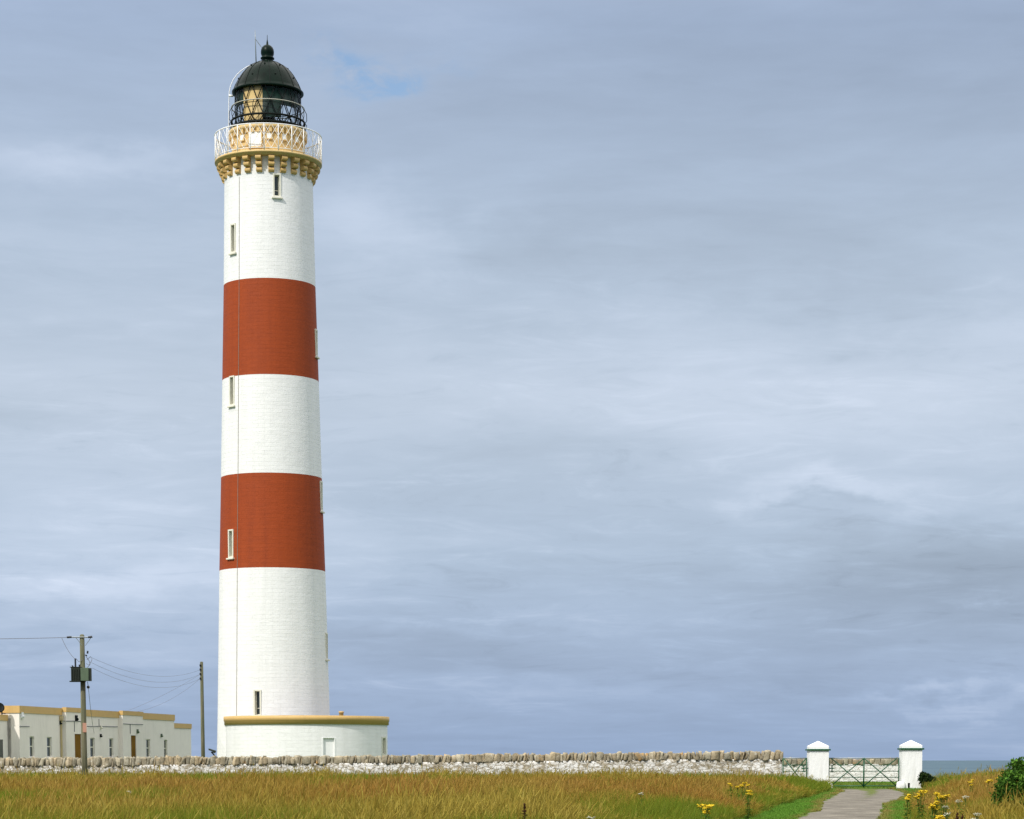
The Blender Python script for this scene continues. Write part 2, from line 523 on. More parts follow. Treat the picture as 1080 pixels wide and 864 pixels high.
# driveway
mb = MB(); na = 10; yy = np.arange(-5, 113.6, .5); rows = len(yy)
L = np.interp(yy, DY, DL); Rr = np.interp(yy, DY, DR)
L = L + .22 * (vnoise(yy * .7, yy * 0 + 3, 21) - .5) + .12 * (vnoise(yy * 2.3, yy * 0, 22) - .5)
Rr = Rr + .22 * (vnoise(yy * .7, yy * 0 + 8, 23) - .5) + .12 * (vnoise(yy * 2.3, yy * 0, 24) - .5)
vs = []; uvs = []
for i in range(rows):
    for j in range(na + 1):
        x = L[i] + (Rr[i] - L[i]) * j / na
        vs.append((x, yy[i], float(gz(x, yy[i])) + .006)); uvs.append((j / na, (yy[i] + 5) / 118.6))
fs = [(i * (na + 1) + j, i * (na + 1) + j + 1, (i + 1) * (na + 1) + j + 1, (i + 1) * (na + 1) + j) for i in range(rows - 1) for j in range(na)]
mb._add(vs, fs, True)
o = mb.build('driveway', M_DRIVE); tag(o, kind='structure')
uv = o.data.uv_layers.new(name='UVMap')
for lp in o.data.loops: uv.data[lp.index].uv = uvs[lp.vertex_index]

# ------------------------------------------------------------------ lighthouse
D = 140.0
TX = -14.26
VA = math.atan2(14.26, 140.0)     # bearing of the tower seen from the survey point
def zt(py): return inv(283, py, D)[1]
def mt(py): return inv(283, py, D)[2]
TR = [(0, 3.46), (4.2, 3.338), (12.55, 3.138), (18.0, 2.977), (23.62, 2.837), (29.09, 2.689), (34.89, 2.581), (37, 2.545)]
def trad(z): return float(np.interp(z, [a for a, b in TR], [b for a, b in TR]))
LH = empty('lighthouse', (TX, D, 0), 'tall white lighthouse with two broad red bands and a dark domed lantern', 'lighthouse')

def lathe_wall(mb, rad, z0, z1, holes, n=120, dz=1.2):
    ang = [(-PI + 2 * PI * i / n) for i in range(n)]
    zs = list(np.linspace(z0, z1, max(2, int((z1 - z0) / dz) + 1)))
    for (p, hw, a, b) in holes:
        r = rad((a + b) / 2); ang += [p - hw / r, p + hw / r]
        zs += [q for q in (a, b) if z0 < q < z1]
    ang = sorted(ang); zs = sorted(set(round(q, 4) for q in zs))
    ang = [a for i, a in enumerate(ang) if i == 0 or a - ang[i - 1] > 1e-4]
    m = len(ang)
    vs = [(rad(z) * math.sin(a), -rad(z) * math.cos(a), z) for z in zs for a in ang]
    fs = []
    for i in range(len(zs) - 1):
        zc = (zs[i] + zs[i + 1]) / 2
        for j in range(m):
            j2 = (j + 1) % m
            a2 = ang[j2] if j2 else ang[0] + 2 * PI
            ac = (ang[j] + a2) / 2
            if any(abs(ac - p) < hw / rad((a + b) / 2) and a < zc < b for (p, hw, a, b) in holes): continue
            fs.append((i * m + j, i * m + j2, (i + 1) * m + j2, (i + 1) * m + j))
    mb._add(vs, fs, True)

# windows: (angle, y_top, y_bottom) of the opening, from the photograph
WOP = .15
wins = []
for (a, yt, yb) in ((10.5, 184.5, 206.5), (-51.5, 237.5, 265.5), (75.5, 349, 375), (-51.5, 398, 426.5), (75.5, 509, 538), (-50.8, 560, 587), (76.5, 669, 694), (-16.6, 729, 754)):
    ph = R(a) + VA
    rr = trad(zt((yt + yb) / 2))
    Yw = D - rr * math.cos(ph)
    wins.append((ph, inv(283, yb, Yw)[1], inv(283, yt, Yw)[1]))
ZB = [0, 12.55, 18.0, 23.62, 29.09, zt(176) + .02]
holes = [(p, WOP + .07, a - .06, b + .06) for p, a, b in wins]
for (a, b) in ((ZB[0], ZB[1]), (ZB[2], ZB[3]), (ZB[4], ZB[5])):
    mb = MB(); lathe_wall(mb, trad, a, b, holes)
    o = mb.build('white_tower_section', M_WHITE_MAS, LH); cyl_uv(o, 3.0)
for (a, b) in ((ZB[1], ZB[2]), (ZB[3], ZB[4])):
    mb = MB(); lathe_wall(mb, trad, a, b, holes)
    o = mb.build('red_band', M_RED_MAS, LH); cyl_uv(o, 3.0)

def frame_at(ph, r):
    t = Vector((math.cos(ph), math.sin(ph), 0)); n = Vector((math.sin(ph), -math.cos(ph), 0))
    M = Matrix((t, n, Vector((0, 0, 1)))).transposed()          # local x = tangent, y = outwards, z = up
    return n * r, M

def add_window(parent, ph, r, za, zb, hw, centre=Vector((0, 0, 0)), fw=.085, proud=.04, depth=.34, frame_mat=None, pane_mat=None, bars=(.28,), sill=True):
    frame_mat = frame_mat or M_CREAM; pane_mat = pane_mat or M_GLASS
    c0, M = frame_at(ph, r); c0 = c0 + centre
    def W(x, y, z): return c0 + M @ Vector((x, y, z))
    mb = MB()
    h = zb - za; zc = (za + zb) / 2; dd = depth + proud; yc = (proud - depth) / 2
    mb.box(W(-hw - fw / 2, yc, zc), (fw, dd, h + 2 * fw), M); mb.box(W(hw + fw / 2, yc, zc), (fw, dd, h + 2 * fw), M)
    mb.box(W(0, yc - .002, zb + fw / 2), (2 * hw, dd - .004, fw), M); mb.box(W(0, yc - .002, za - fw / 2), (2 * hw, dd - .004, fw), M)
    wo = mb.build('window', frame_mat, parent)
    mb = MB(); mb.box(W(0, -depth + .07, zc), (2 * hw, .012, h), M); mb.build('pane', pane_mat, wo)
    mb = MB(); yb = -depth + .10
    mb.box(W(-hw + .02, yb, zc), (.04, .04, h), M); mb.box(W(hw - .02, yb, zc), (.04, .04, h), M)
    mb.box(W(0, yb, zb - .02), (2 * hw - .08, .04, .04), M); mb.box(W(0, yb, za + .02), (2 * hw - .08, .04, .04), M)
    for q in bars: mb.box(W(0, yb, za + h * q), (2 * hw - .08, .034, .035), M)
    mb.build('sash', M_CREAM, wo)
    if sill:
        mb = MB(); mb.box(W(0, .03, za - fw - .045), (2 * (hw + fw) + .16, .22, .09), M); mb.build('sill', frame_mat, wo, bevel=.01)
    return wo

for (p, a, b) in wins: add_window(LH, p, trad((a + b) / 2), a, b, WOP)

# lightning conductor strip down the shaft
pc = R(-40.5) + VA
mb = MB()
zq = np.linspace(3.9, zt(196), 24)
for i in range(len(zq) - 1):
    z0, z1 = zq[i], zq[i + 1]
    r0, r1 = trad(z0), trad(z1); dphi = .011 / 3
    c = [(( r + o_) * math.sin(pc + s * dphi), -(r + o_) * math.cos(pc + s * dphi), z) for (r, z) in ((r0, z0), (r1, z1)) for o_ in (-.01, .022) for s in (-1, 1)]
    mb._add(c, [(2, 3, 7, 6), (0, 2, 6, 4), (1, 5, 7, 3)])
mb.build('lightning_conductor', M_COND, LH)

# gallery: corbels, deck, railing
ZD0, ZD1 = zt(176.2), zt(172.0)
RD = 56.3 * mt(175)
mb = MB()
mb.lathe([(trad(ZD0) - .05, ZD0 - .02), (RD - .12, ZD0), (RD - .10, ZD0 + .08), (RD, ZD0 + .1), (RD, ZD1 - .05), (RD - .04, ZD1), (1.5, ZD1 + .02)], 120)
# string course from which the corbels spring
o = mb.build('gallery_deck', M_OCHRE2, LH)
NC = 24
rt = trad(ZD0)
def corbel_mb(ph):
    c0, M = frame_at(ph, 0)
    mb = MB(); steps = ((.14, -.93), (.28, -.62), (.42, -.31))
    for k, (out, zz) in enumerate(steps):
        z0 = ZD0 + zz; hgt = .28; rb = trad(z0)
        pts = []
        # side outline with a rolled nose
        x0 = rb - .25; x1 = rb + out
        outl = [(x0, z0 + .015), (x1 - .10, z0 + .015)]
        for q in range(7):
            a = -PI / 2 + PI * q / 6
            outl.append((x1 - .10 + .135 * math.cos(a), z0 + .015 + hgt / 2 + (hgt / 2 - .0) * math.sin(a)))
        outl += [(x1 - .10, z0 + hgt + .03), (x0, z0 + hgt + .03)]
        w = .165
        n = len(outl)
        vs = [M @ Vector((sx * w, x, z)) for sx in (-1, 1) for (x, z) in outl]
        fs = [tuple(range(n)), tuple(range(2 * n - 1, n - 1, -1))] + [(i, i + n, (i + 1) % n + n, (i + 1) % n) for i in range(n)]
        mb._add(vs, fs)
    return mb
for k in range(NC):
    corbel_mb(R(9.2) + 2 * PI * k / NC).build('corbel', M_OCHRE, LH)

ZR = zt(145.2); RR = RD - .02
rail = MB(); rail.ring(RR, ZR, .032, 96, 6); rail.ring(RR, ZD1 + .10, .018, 96, 5)
rail_o = rail.build('gallery_railing', M_WHITE, LH)
NPOST = 24
lat = MB()
def rp(ph, z): return Vector((RR * math.sin(ph), -RR * math.cos(ph), z))
for k in range(NPOST):
    ph = R(1.5) + 2 * PI * k / NPOST
    mb = MB(); mb.tube([rp(ph, ZD1 - .02), rp(ph, ZR)], .028, 6); mb.build('post', M_WHITE, rail_o)
    dp = 2 * PI / NPOST; zl0, zl1 = ZD1 + .10, ZR
    # criss-cross bars of one panel
    for q in (-.5, 0, .5):
        for sgn in (1, -1):
            a0, a1 = max(0, q), min(1, 1 + q)
            u0, u1 = (a0, a1)
            zA = zl0 + (zl1 - zl0) * (u0 - q); zB_ = zl0 + (zl1 - zl0) * (u1 - q)
            if sgn < 0: u0, u1 = 1 - u0, 1 - u1
            lat.tube([rp(ph + dp * u0, zA), rp(ph + dp * u1, zB_)], .0125, 4, False)
lat.build('lattice', M_WHITE, rail_o)

# watch room under the lantern
ZC0, ZC1 = zt(145.2), zt(141.0)
RW = 38.2 * mt(150)
def wr(z): return RW
mb = MB()
mb.lathe([(RW, ZD1 - .02), (RW, ZC0 - .22)], 96)
wroom = mb.build('watch_room', M_OCHRE2, LH)
mb = MB()
mb.lathe([(RW - .05, ZC0 - .24), (RW + .06, ZC0 - .22), (RW + .06, ZC0 - .02), (RW + .14, ZC0), (RW + .17, ZC0 + .12), (RW + .17, ZC1), (RW - .4, ZC1 + .04)], 96)
for k in range(40):
    c0, M = frame_at(2 * PI * k / 40, RW + .10)
    mb.box(c0 + Vector((0, 0, ZC0 - .12)), (.17, .10, .22), M)
mb.build('cornice', M_OCHRE2, wroom)
axp = 282.2
def ang_of(px, rpx): return math.asin(max(-1, min(1, (px - axp) / rpx))) + VA * .8
# door and small shuttered windows of the watch room
def plate(name, ph, za, zb, w, mat, parent, th=.05, frame=.06):
    c0, M = frame_at(ph, RW)
    mb = MB()
    n = 4
    mb.box(c0 + M @ Vector((0, .015, (za + zb) / 2)), (w, th * 2, zb - za), M)
    oo = mb.build(name, mat, parent)
    mb = MB()
    for sx in (-1, 1): mb.box(c0 + M @ Vector((sx * (w / 2 + frame / 2), .025, (za + zb) / 2)), (frame, th * 2 + .02, zb - za + 2 * frame), M)
    for z in (za - frame / 2, zb + frame / 2): mb.box(c0 + M @ Vector((0, .024, z)), (w, th * 2 + .018, frame), M)
    mb.build('frame', M_OCHRE2, oo)
    return oo
zf = lambda py: inv(283, py, D - 2.0)[1]
plate('door', ang_of(269.5, 38.5), zf(154.8), zf(139.5), .76, M_WHITE, wroom)
for px in (246, 256, 283.7, 299, 311.5, 240.5, 318.5):
    plate('shuttered_window', ang_of(px, 38.5), zf(146.5), zf(140.8), .26, M_WHITE, wroom)
for k in range(5):
    plate('shuttered_window', R(115 + 32 * k), zf(146.5), zf(140.8), .26, M_WHITE, wroom)

# lantern
ax = inv(281.3, 100, D)[0] - TX
mL = mt(100)
LX = Vector((ax * .0, 0, 0))
ZL0, ZLm, ZLt, ZE = zt(138.6), zt(130.2), zt(115), zt(99)
RG = 34.6 * mL
mb = MB(); mb.lathe([(RG, ZL0), (RG, ZE + .1)], 64)
lg = mb.build('lantern_glazing', M_LGLASS, LH)
mb = MB(); NB = 16
def lp(k, z, r=RG + .01): a = 2 * PI * k / NB + .17; return Vector((r * math.sin(a), -r * math.cos(a), z))
tiers = [ZL0, ZL0 + (ZLm - ZL0) * 1.0, zt(114.2), ZE + .15]
for i in range(3):
    for k in range(NB):
        off = .5 * (i % 2)
        for s in (-.5, .5):
            mb.tube([lp(k + off, tiers[i], RG), lp(k + off + s, tiers[i + 1], RG)], .030, 5, False)
mb.ring(RG, tiers[2], .022, 64, 5)
mb.build('glazing_bars', M_IRON, lg)
RP = 33.0 * mL
def panel(a0, a1, z0, z1, mat):
    mb = MB(); mb.lathe([(RP, z0), (RP, z1), (RP - .03, z1), (RP - .03, z0), (RP, z0)], 16, a0=R(a0) + VA * .6, a1=R(a1) + VA * .6); return mb.build('blanking_panel', mat, LH)
panel(-47.5, -7.4, ZL0, ZE + .1, M_OCHRE2)['label'] = 'ochre panel inside the glazing'
zE = ZE + .1
panel(-84, -47.8, zt(116), zE, M_PANEL); panel(-7.1, 27, ZLm - .1, zE, M_PANEL); panel(27.2, 62, zt(118.5), zE, M_PANEL); panel(62.2, 84, zt(116), zE, M_PANEL)
# lens on its pedestal inside the lantern
mb = MB(); mb.lathe([(.02, ZL0), (.40, ZL0), (.34, ZL0 + .4), (.45, ZL0 + .7), (.02, ZL0 + .72)], 24)
le = mb.build('lamp_pedestal', M_IRON, LH)
mb = MB(); mb.lathe([(.02, ZL0 + .75), (.42, ZL0 + .78), (.62, ZL0 + 1.05), (.66, ZL0 + 1.4), (.55, ZL0 + 1.75), (.25, ZL0 + 1.95), (.02, ZL0 + 2.0)], 24); mb.build('lens', M_LGLASS, le)
# outer walkway rings and rails of the lantern
mb = MB()
mb.ring(RG + .22, ZL0 + .04, .075, 80, 6); mb.ring(RG + .22, ZLm, .06, 80, 6)
mb.lathe([(RG - .2, ZL0 - .02), (RG + .24, ZL0 - .01), (RG + .24, ZL0 - .07), (RG - .2, ZL0 - .08)], 64)
lwalk = mb.build('lantern_walkway', M_IRON, LH)
mb = MB(); NB2 = 16
for k in range(NB2):
    a = 2 * PI * k / NB2 + .1
    def q(r, z, a=a): return Vector((r * math.sin(a), -r * math.cos(a), z))
    mb.tube([q(RG + .05, ZL0), q(RG + .30, ZL0 + .18), q(RG + .33, ZL0 + .4), q(RG + .22, ZLm)], .022, 5, False)
    mb.tube([q(RG + .22, ZLm), q(RG + .34, ZLm + .2), q(RG + .33, ZLt - .25), q(RG + .2, ZLt)], .020, 5, False)
    a2 = a + PI / NB2
    mb.tube([q(RG + .24, ZL0 + .02), q(RG + .24, ZLm, a2)], .018, 4, False); mb.tube([q(RG + .24, ZL0 + .02, a + 2 * PI / NB2), q(RG + .24, ZLm, a2)], .018, 4, False)
mb.build('stanchion_lattice', M_IRON, lwalk)
mb = MB(); mb.ring(RG + .2, ZLt, .028, 80, 6); mb.build('handrail', paint('dull_rail_paint', (.42, .41, .35, 1), .6, .08), lwalk)
# dome
axd = 281.3
prof = [(36.9, 100.0), (37.7, 99.4), (37.7, 98.0), (36.2, 97.0), (35.2, 94.5), (33.8, 91.0), (31.4, 86.7), (28.6, 81.8), (25.2, 77.2), (21.4, 73.4), (17.3, 70.3), (13.2, 68.0), (9.4, 66.4), (6.0, 65.2)]
pd = [(r * mt(y), zt(y)) for r, y in prof]
mb = MB(); mb.lathe(pd, 64)
mb.lathe([(pd[0][0], pd[0][1]), (RG - .3, pd[0][1] + .06)], 64)
dome = mb.build('dome_roof', M_DOME, LH)
mb = MB()
for k in range(16):
    a = 2 * PI * k / 16 + .17
    mb.tube([Vector(((r + .008) * math.sin(a), -(r + .008) * math.cos(a), z)) for r, z in pd[3:]], .02, 5, False)
mb.build('roof_ribs', M_IRON, dome)
for k in range(16):
    a = 2 * PI * k / 16 + .36
    r, z = pd[(6, 9)[k % 2]]; mb = MB(); mb.ball((r * math.sin(a), -r * math.cos(a), z + .03), .05, 8, 6); mb.build('roof_rung', M_IRON, dome)
vp = [(6.0, 65.4), (5.4, 64.5), (5.6, 63.4), (7.3, 62.4), (7.3, 61.4), (6.2, 60.6), (6.0, 59.6), (6.9, 57.2), (7.0, 54.8), (6.6, 52.4), (5.6, 50.2), (4.0, 48.6), (2.2, 47.6), (1.2, 47.0), (.9, 44.5), (.35, 42), (.25, 37.2), (.02, 36.8)]
mb = MB(); mb.lathe([(r * mt(y), zt(y)) for r, y in vp], 28); mb.build('ventilator_ball', M_DOME, dome)
mb = MB()
def lpx(px, py, dy=0): v = P(px, py, D + dy); return Vector((v.x - TX, v.y - D, v.z))
mb.tube([lpx(270.2, 69, -.3), lpx(269.3, 41, -.3), lpx(269, 32, -.3)], .028, 6, radii=[.035, .028, .015]); mb.tube([lpx(269.2, 41, -.3), lpx(275.8, 50, -.1)], .018, 5)
mb.build('lightning_rod', M_GALV, LH)
mb = MB()
mb.tube([lpx(241, 170), lpx(241, 140), lpx(241.4, 108), lpx(241.8, 97), lpx(243.2, 90.5), lpx(246, 84.3), lpx(250, 78.8), lpx(255, 74.2), lpx(260.5, 70.6), lpx(267, 67.8), lpx(274, 66.2)], .025, 8)
mb.tube([lpx(241.3, 101), lpx(246, 101.3)], .06, 6)
mb.build('cable_pipe', M_WHITE, LH)

# round annexe hugging the base
AY = 138.3
ac = inv(323.6, 770, AY); AC = Vector((ac[0] - TX, AY - D, 0)); RA = 84.9 * ac[2]
za1 = inv(323, 756.2, AY)[1]; za0 = inv(323, 764.9, AY)[1]
def arad(z): return RA
def aang(px): return math.asin((px - 323.6) / 85.2) + VA * .9
nz0, nz1 = inv(345, 800, AY - RA)[1], inv(345, 778.5, AY - RA)[1]
wz0, wz1 = inv(405, 795.5, AY - 1.6)[1], inv(405, 778.6, AY - 1.6)[1]
pN, hN = (aang(339.8) + aang(351.3)) / 2, (aang(351.3) - aang(339.8)) / 2 * RA
pW = R(70.5) + VA * .9
mb = MB(); lathe_wall(mb, arad, 0, za0 + .05, [(pN, hN, nz0, nz1), (pW, .36, wz0 - .06, wz1 + .06)])
an = mb.build('annexe', M_WHITE_MAS, LH); cyl_uv(an, RA); an.location = AC
mb = MB(); zm = za0 + (za1 - za0) * .45
mb.lathe([(RA - .3, za0 - .01), (RA + .085, za0), (RA + .085, zm - .02), (RA + .12, zm), (RA + .12, za1), (RA - .25, za1 + .005), (RA - .25, za0 + .15)], 120)
pp = mb.build('parapet', M_OCHRE, an)
mb = MB(); mb.lathe([(RA - .2, za0 + .14), (.02, za0 + .2)], 64); mb.build('roof', M_ROOF, an)
c0, M = frame_at(pN, RA - .13)
mb = MB(); mb.box(c0 + Vector((0, 0, (nz0 + nz1) / 2)), (2 * hN + .1, .03, nz1 - nz0 + .1), M)
nd = mb.build('blocked_opening', M_WHITE, an)
mb = MB(); c1, M = frame_at(pN, RA - .06)
for sx in (-1, 1): mb.box(c1 + M @ Vector((sx * (hN + .03), -.0, (nz0 + nz1) / 2)), (.06, .13, nz1 - nz0 + .06), M)
mb.box(c1 + M @ Vector((0, 0, nz1 + .03)), (2 * hN, .13, .06), M)
mb.build('reveal', M_WHITE, nd)
add_window(an, pW, RA, wz0, wz1, .28, fw=.10, depth=.2, proud=.03, frame_mat=M_CREAM, bars=(.5,), sill=False)
vpx = inv(360, 755, AY - 1.0)
mb = MB(); vx = vpx[0] - TX - AC.x
zv0, zv1 = za0, inv(360, 750.3, AY - 1)[1]
mb.lathe([(.13, zv0), (.13, zv1 - .1), (.155, zv1 - .09), (.155, zv1), (.1, zv1), (.1, zv1 - .2)], 20, c=(vx, -1.0, 0))
mb.build('vent_pot', M_OCHRE, an)

# ------------------------------------------------------------------ keepers' house
A0 = P(20, 744.3, 130.0); ZT = A0.z
lo, hi = 131.0, 200.0
for _ in range(50):
    md = (lo + hi) / 2
    if inv(183.5, 753.9, md)[1] < ZT: lo = md
    else: hi = md
B0 = P(183.5, 753.9, lo)
U = Vector((B0.x - A0.x, B0.y - A0.y, 0)); LEN = U.length; U.normalize()
N = Vector((U.y, -U.x, 0))
def s_of(px, o_=0.0, z=2.5):
    a, b = -8.0, 60.0
    for _ in range(50):
        m_ = (a + b) / 2
        q = Vector((A0.x, A0.y, 0)) + U * m_ + N * o_
        if pr(q.x, q.y, z)[0] < px: a = m_
        else: b = m_
    return (a + b) / 2
def z_of(py, s, o_=0.0):
    q = Vector((A0.x, A0.y, 0)) + U * s + N * o_
    return inv(100, py, q.y)[1]
HQ = empty('keepers_house', (A0.x, A0.y, 0), 'long low white flat-roofed house with ochre parapet beyond the stone wall', 'house')
def W3(s, o_, z): return U * s + N * o_ + Vector((0, 0, z))
MU = Matrix((U, N, Vector((0, 0, 1)))).transposed()
def hbox(mb, s0, s1, o0, o1, z0, z1):
    mb.box(W3((s0 + s1) / 2, (o0 + o1) / 2, (z0 + z1) / 2), (abs(s1 - s0), abs(o1 - o0), z1 - z0), MU)
def wall_holes(mb, s0, s1, z0, z1, o_, holes):
    ss = sorted(set([s0, s1] + [h for H in holes for h in H[:2]])); zz = sorted(set([z0, z1] + [h for H in holes for h in H[2:4]]))
    for i in range(len(ss) - 1):
        for j in range(len(zz) - 1):
            sc_, zc = (ss[i] + ss[i + 1]) / 2, (zz[j] + zz[j + 1]) / 2
            if any(h[0] < sc_ < h[1] and h[2] < zc < h[3] for h in holes): continue
            mb.quad(W3(ss[i], o_, zz[j]), W3(ss[i], o_, zz[j + 1]), W3(ss[i + 1], o_, zz[j + 1]), W3(ss[i + 1], o_, zz[j]))
PB = .40
Wd = 6.5
p1o = .27; p2o = .27
p1 = (s_of(70, p1o), s_of(90.5, p1o)); p2 = (s_of(129.7, p2o), s_of(151, p2o))
wl = []
for (a, b, yt) in ((31.0, 36.2, 775.8), (49.2, 54.8, 776.4), (94.8, 100.2, 777.3), (115.0, 119.8, 778), (154.0, 158.5, 779), (172.7, 176.6, 779.5)):
    sa, sb = s_of(a), s_of(b); wl.append((sa, sb, 1.55, z_of(yt, (sa + sb) / 2)))
mb = MB()
wall_holes(mb, 0, LEN, -.5, ZT - PB + .02, 0, wl)
hbox(mb, 0, LEN, -Wd, -.5, -.5, ZT - PB - .3)
# end walls of the main block
mb.quad(W3(0, 0, -.5), W3(0, -Wd, -.5), W3(0, -Wd, ZT - PB), W3(0, 0, ZT - PB)); mb.quad(W3(LEN, 0, -.5), W3(LEN, 0, ZT - PB), W3(LEN, -Wd, ZT - PB), W3(LEN, -Wd, -.5))
mb.quad(W3(0, -Wd - .01, -.5), W3(LEN, -Wd - .01, -.5), W3(LEN, -Wd - .01, ZT - PB), W3(0, -Wd - .01, ZT - PB))
mainw = mb.build('main_block', M_HARL, HQ)
def parapet(s0, s1, o0, o1, z0, z1, parent, t=.3, pr_=.05):
    mb = MB()
    a, b, c, d = s0 - pr_, s1 + pr_, o0 - pr_, o1 + pr_
    hbox(mb, a, b, d - t, d, z0, z1); hbox(mb, a, b, c, c + t, z0, z1)
    hbox(mb, a, a + t, c + t, d - t, z0, z1); hbox(mb, b - t, b, c + t, d - t, z0, z1)
    return mb.build('parapet', M_OCHRE, parent)
parapet(0, LEN, -Wd, 0, ZT - PB, ZT, mainw)
mb = MB(); hbox(mb, .2, LEN - .2, -Wd + .2, -.2, ZT - PB - .1, ZT - PB + .05); mb.build('roof', M_ROOF, mainw)
# windows
for (sa, sb, za, zb) in wl:
    mb = MB(); d = .125; f = .05
    for (x0, x1, z0, z1) in ((sa, sa + f, za, zb), (sb - f, sb, za, zb), (sa + f, sb - f, zb - f, zb), (sa + f, sb - f, za, za + f)):
        hbox(mb, x0, x1, -d, .003, z0, z1)
    hbox(mb, sa - .08, sb + .08, -.1, .05, za - .10, za - .002)
    w = mb.build('window', M_HARL, HQ)
    mb = MB(); hbox(mb, sa + f, sb - f, -d + .012, -d + .022, za + f, zb - f); mb.build('pane', M_GLASS, w)
    mb = MB(); zc = (za + zb) / 2; sc_ = (sa + sb) / 2
    hbox(mb, sa + f, sa + f + .06, -d + .023, -d + .05, za + f, zb - f); hbox(mb, sb - f - .06, sb - f, -d + .023, -d + .05, za + f, zb - f)
    hbox(mb, sa + f + .06, sb - f - .06, -d + .023, -d + .045, zc - .03, zc + .03); hbox(mb, sa + f + .06, sb - f - .06, -d + .023, -d + .05, zb - f - .06, zb - f)
    mb.build('sash', M_CREAM, w)
# two porches with doors
def porch(ps, po, dpx, ytop):
    s0, s1 = ps
    zt_ = ZT + .05; pb = .27
    da, db = s_of(dpx[0], po), s_of(dpx[1], po); dz = z_of(ytop, (da + db) / 2, po)
    mb = MB(); wall_holes(mb, s0, s1, -.5, zt_ - pb, po, [(da, db, .0, dz)])
    mb.quad(W3(s0, .001, -.5), W3(s0, .001, zt_ - pb), W3(s0, po, zt_ - pb), W3(s0, po, -.5)); mb.quad(W3(s1, .001, -.5), W3(s1, po, -.5), W3(s1, po, zt_ - pb), W3(s1, .001, zt_ - pb))
    por = mb.build('porch', M_HARL, HQ)
    mb = MB(); hbox(mb, s0 - .03, s1 + .03, .055, po + .04, zt_ - pb, zt_); mb.build('parapet', M_OCHRE, por)
    mb = MB(); f = .08
    hbox(mb, da - .002, da + f, po - .22, po + .004, 0, dz); hbox(mb, db - f, db + .002, po - .22, po + .004, 0, dz); hbox(mb, da + f, db - f, po - .22, po + .004, dz - f, dz)
    df = mb.build('door_frame', M_HARL, por)
    mb = MB(); hbox(mb, da + f, db - f, po - .10, po - .045, 0, dz - f)
    for zc in (.6, 1.5): hbox(mb, da + f + .15, db - f - .15, po - .044, po - .035, zc - .3, zc + .35)
    mb.build('door', M_BROWN, por)
    return da, db, dz
d1 = porch(p1, p1o, (78.3, 86.4), 772.8)
d2 = porch(p2, p2o, (137.7, 144.0), 774.4)
# low wings at both ends
wo_ = -.68
for (s0, s1, ) in ((-4.2, -.06), (LEN + .06, s_of(201.6, wo_))):
    if s0 > 0: zw = z_of(763.6, s1, wo_)
    else: zw = z_of(754.0, 0, wo_)
    zw = min(zw, ZT - PB - .05)
    mb = MB(); hbox(mb, s0, s1, -Wd + .6, wo_, -.5, zw - .33)
    wg = mb.build('wing', M_HARL, HQ)
    mb = MB(); hbox(mb, s0 - .04 if s0 < 0 else s0, s1 + .04 if s0 > 0 else s1, -Wd + .56, wo_ + .05, zw - .33 + .002, zw); mb.build('parapet', M_OCHRE, wg)
    if s0 < 0:
        mb = MB(); sa, sb = -1.9, -.75; hbox(mb, sa, sb, wo_ - .1, wo_ + .006, .3, z_of(780, -.9, wo_)); mb.build('window', M_GLASS, wg)
# wall fittings
mb = MB(); q = s_of(65.4, .1); hbox(mb, q - .05, q + .05, .02, .11, -.3, ZT - .5); hbox(mb, q - .14, q + .14, .02, .16, ZT - .72, ZT - .44); mb.build('downpipe', M_PIPE, HQ)
def wall_lamp(px, py, o_, sz, mat):
    s = s_of(px, o_); z = z_of(py, s, o_)
    mb = MB(); hbox(mb, s - sz * .4, s + sz * .4, o_ + .003, o_ + .08, z - sz * .5, z + sz * .5); mb.ball(W3(s, o_ + .10, z - sz * .2), sz * .26, 10, 8)
    mb.build('wall_lamp', mat, HQ)
wall_lamp(23.2, 754.5, 0, .34, M_WHITE); wall_lamp(63.5, 762.5, 0, .2, M_IRON); wall_lamp(80.3, 757.5, p1o, .34, M_IRON)
wall_lamp(106.3, 767, 0, .22, M_CREAM); wall_lamp(105.8, 776, 0, .2, M_IRON); wall_lamp(144.7, 771.5, p2o, .26, M_GREYGREEN); wall_lamp(169.9, 775.8, 0, .22, M_GREYGREEN)
def cable(pts, r=.022):
    mb = MB()
    mb.tube([W3(s_of(px, o_), o_ + .02, z_of(py, s_of(px, o_), o_)) for px, py, o_ in pts], r, 5)
    mb.build('surface_cable', M_WIRE, HQ)
cable([(67.5, 760.6, p1o), (78, 760.6, p1o), (86, 761, p1o)]); cable([(78.5, 760.6, p1o), (78.5, 772, p1o)])
cable([(92, 766.2, 0), (104.5, 766.2, 0), (124, 766.6, 0)]); cable([(104.5, 758.5, 0), (104.5, 766, 0)])
cable([(130, 763.4, p2o), (137.5, 763.9, p2o), (150.8, 764.2, p2o)]); cable([(137.3, 764, p2o), (137.3, 774, p2o)]); cable([(20.6, 766.3, 0), (31, 766.3, 0)])

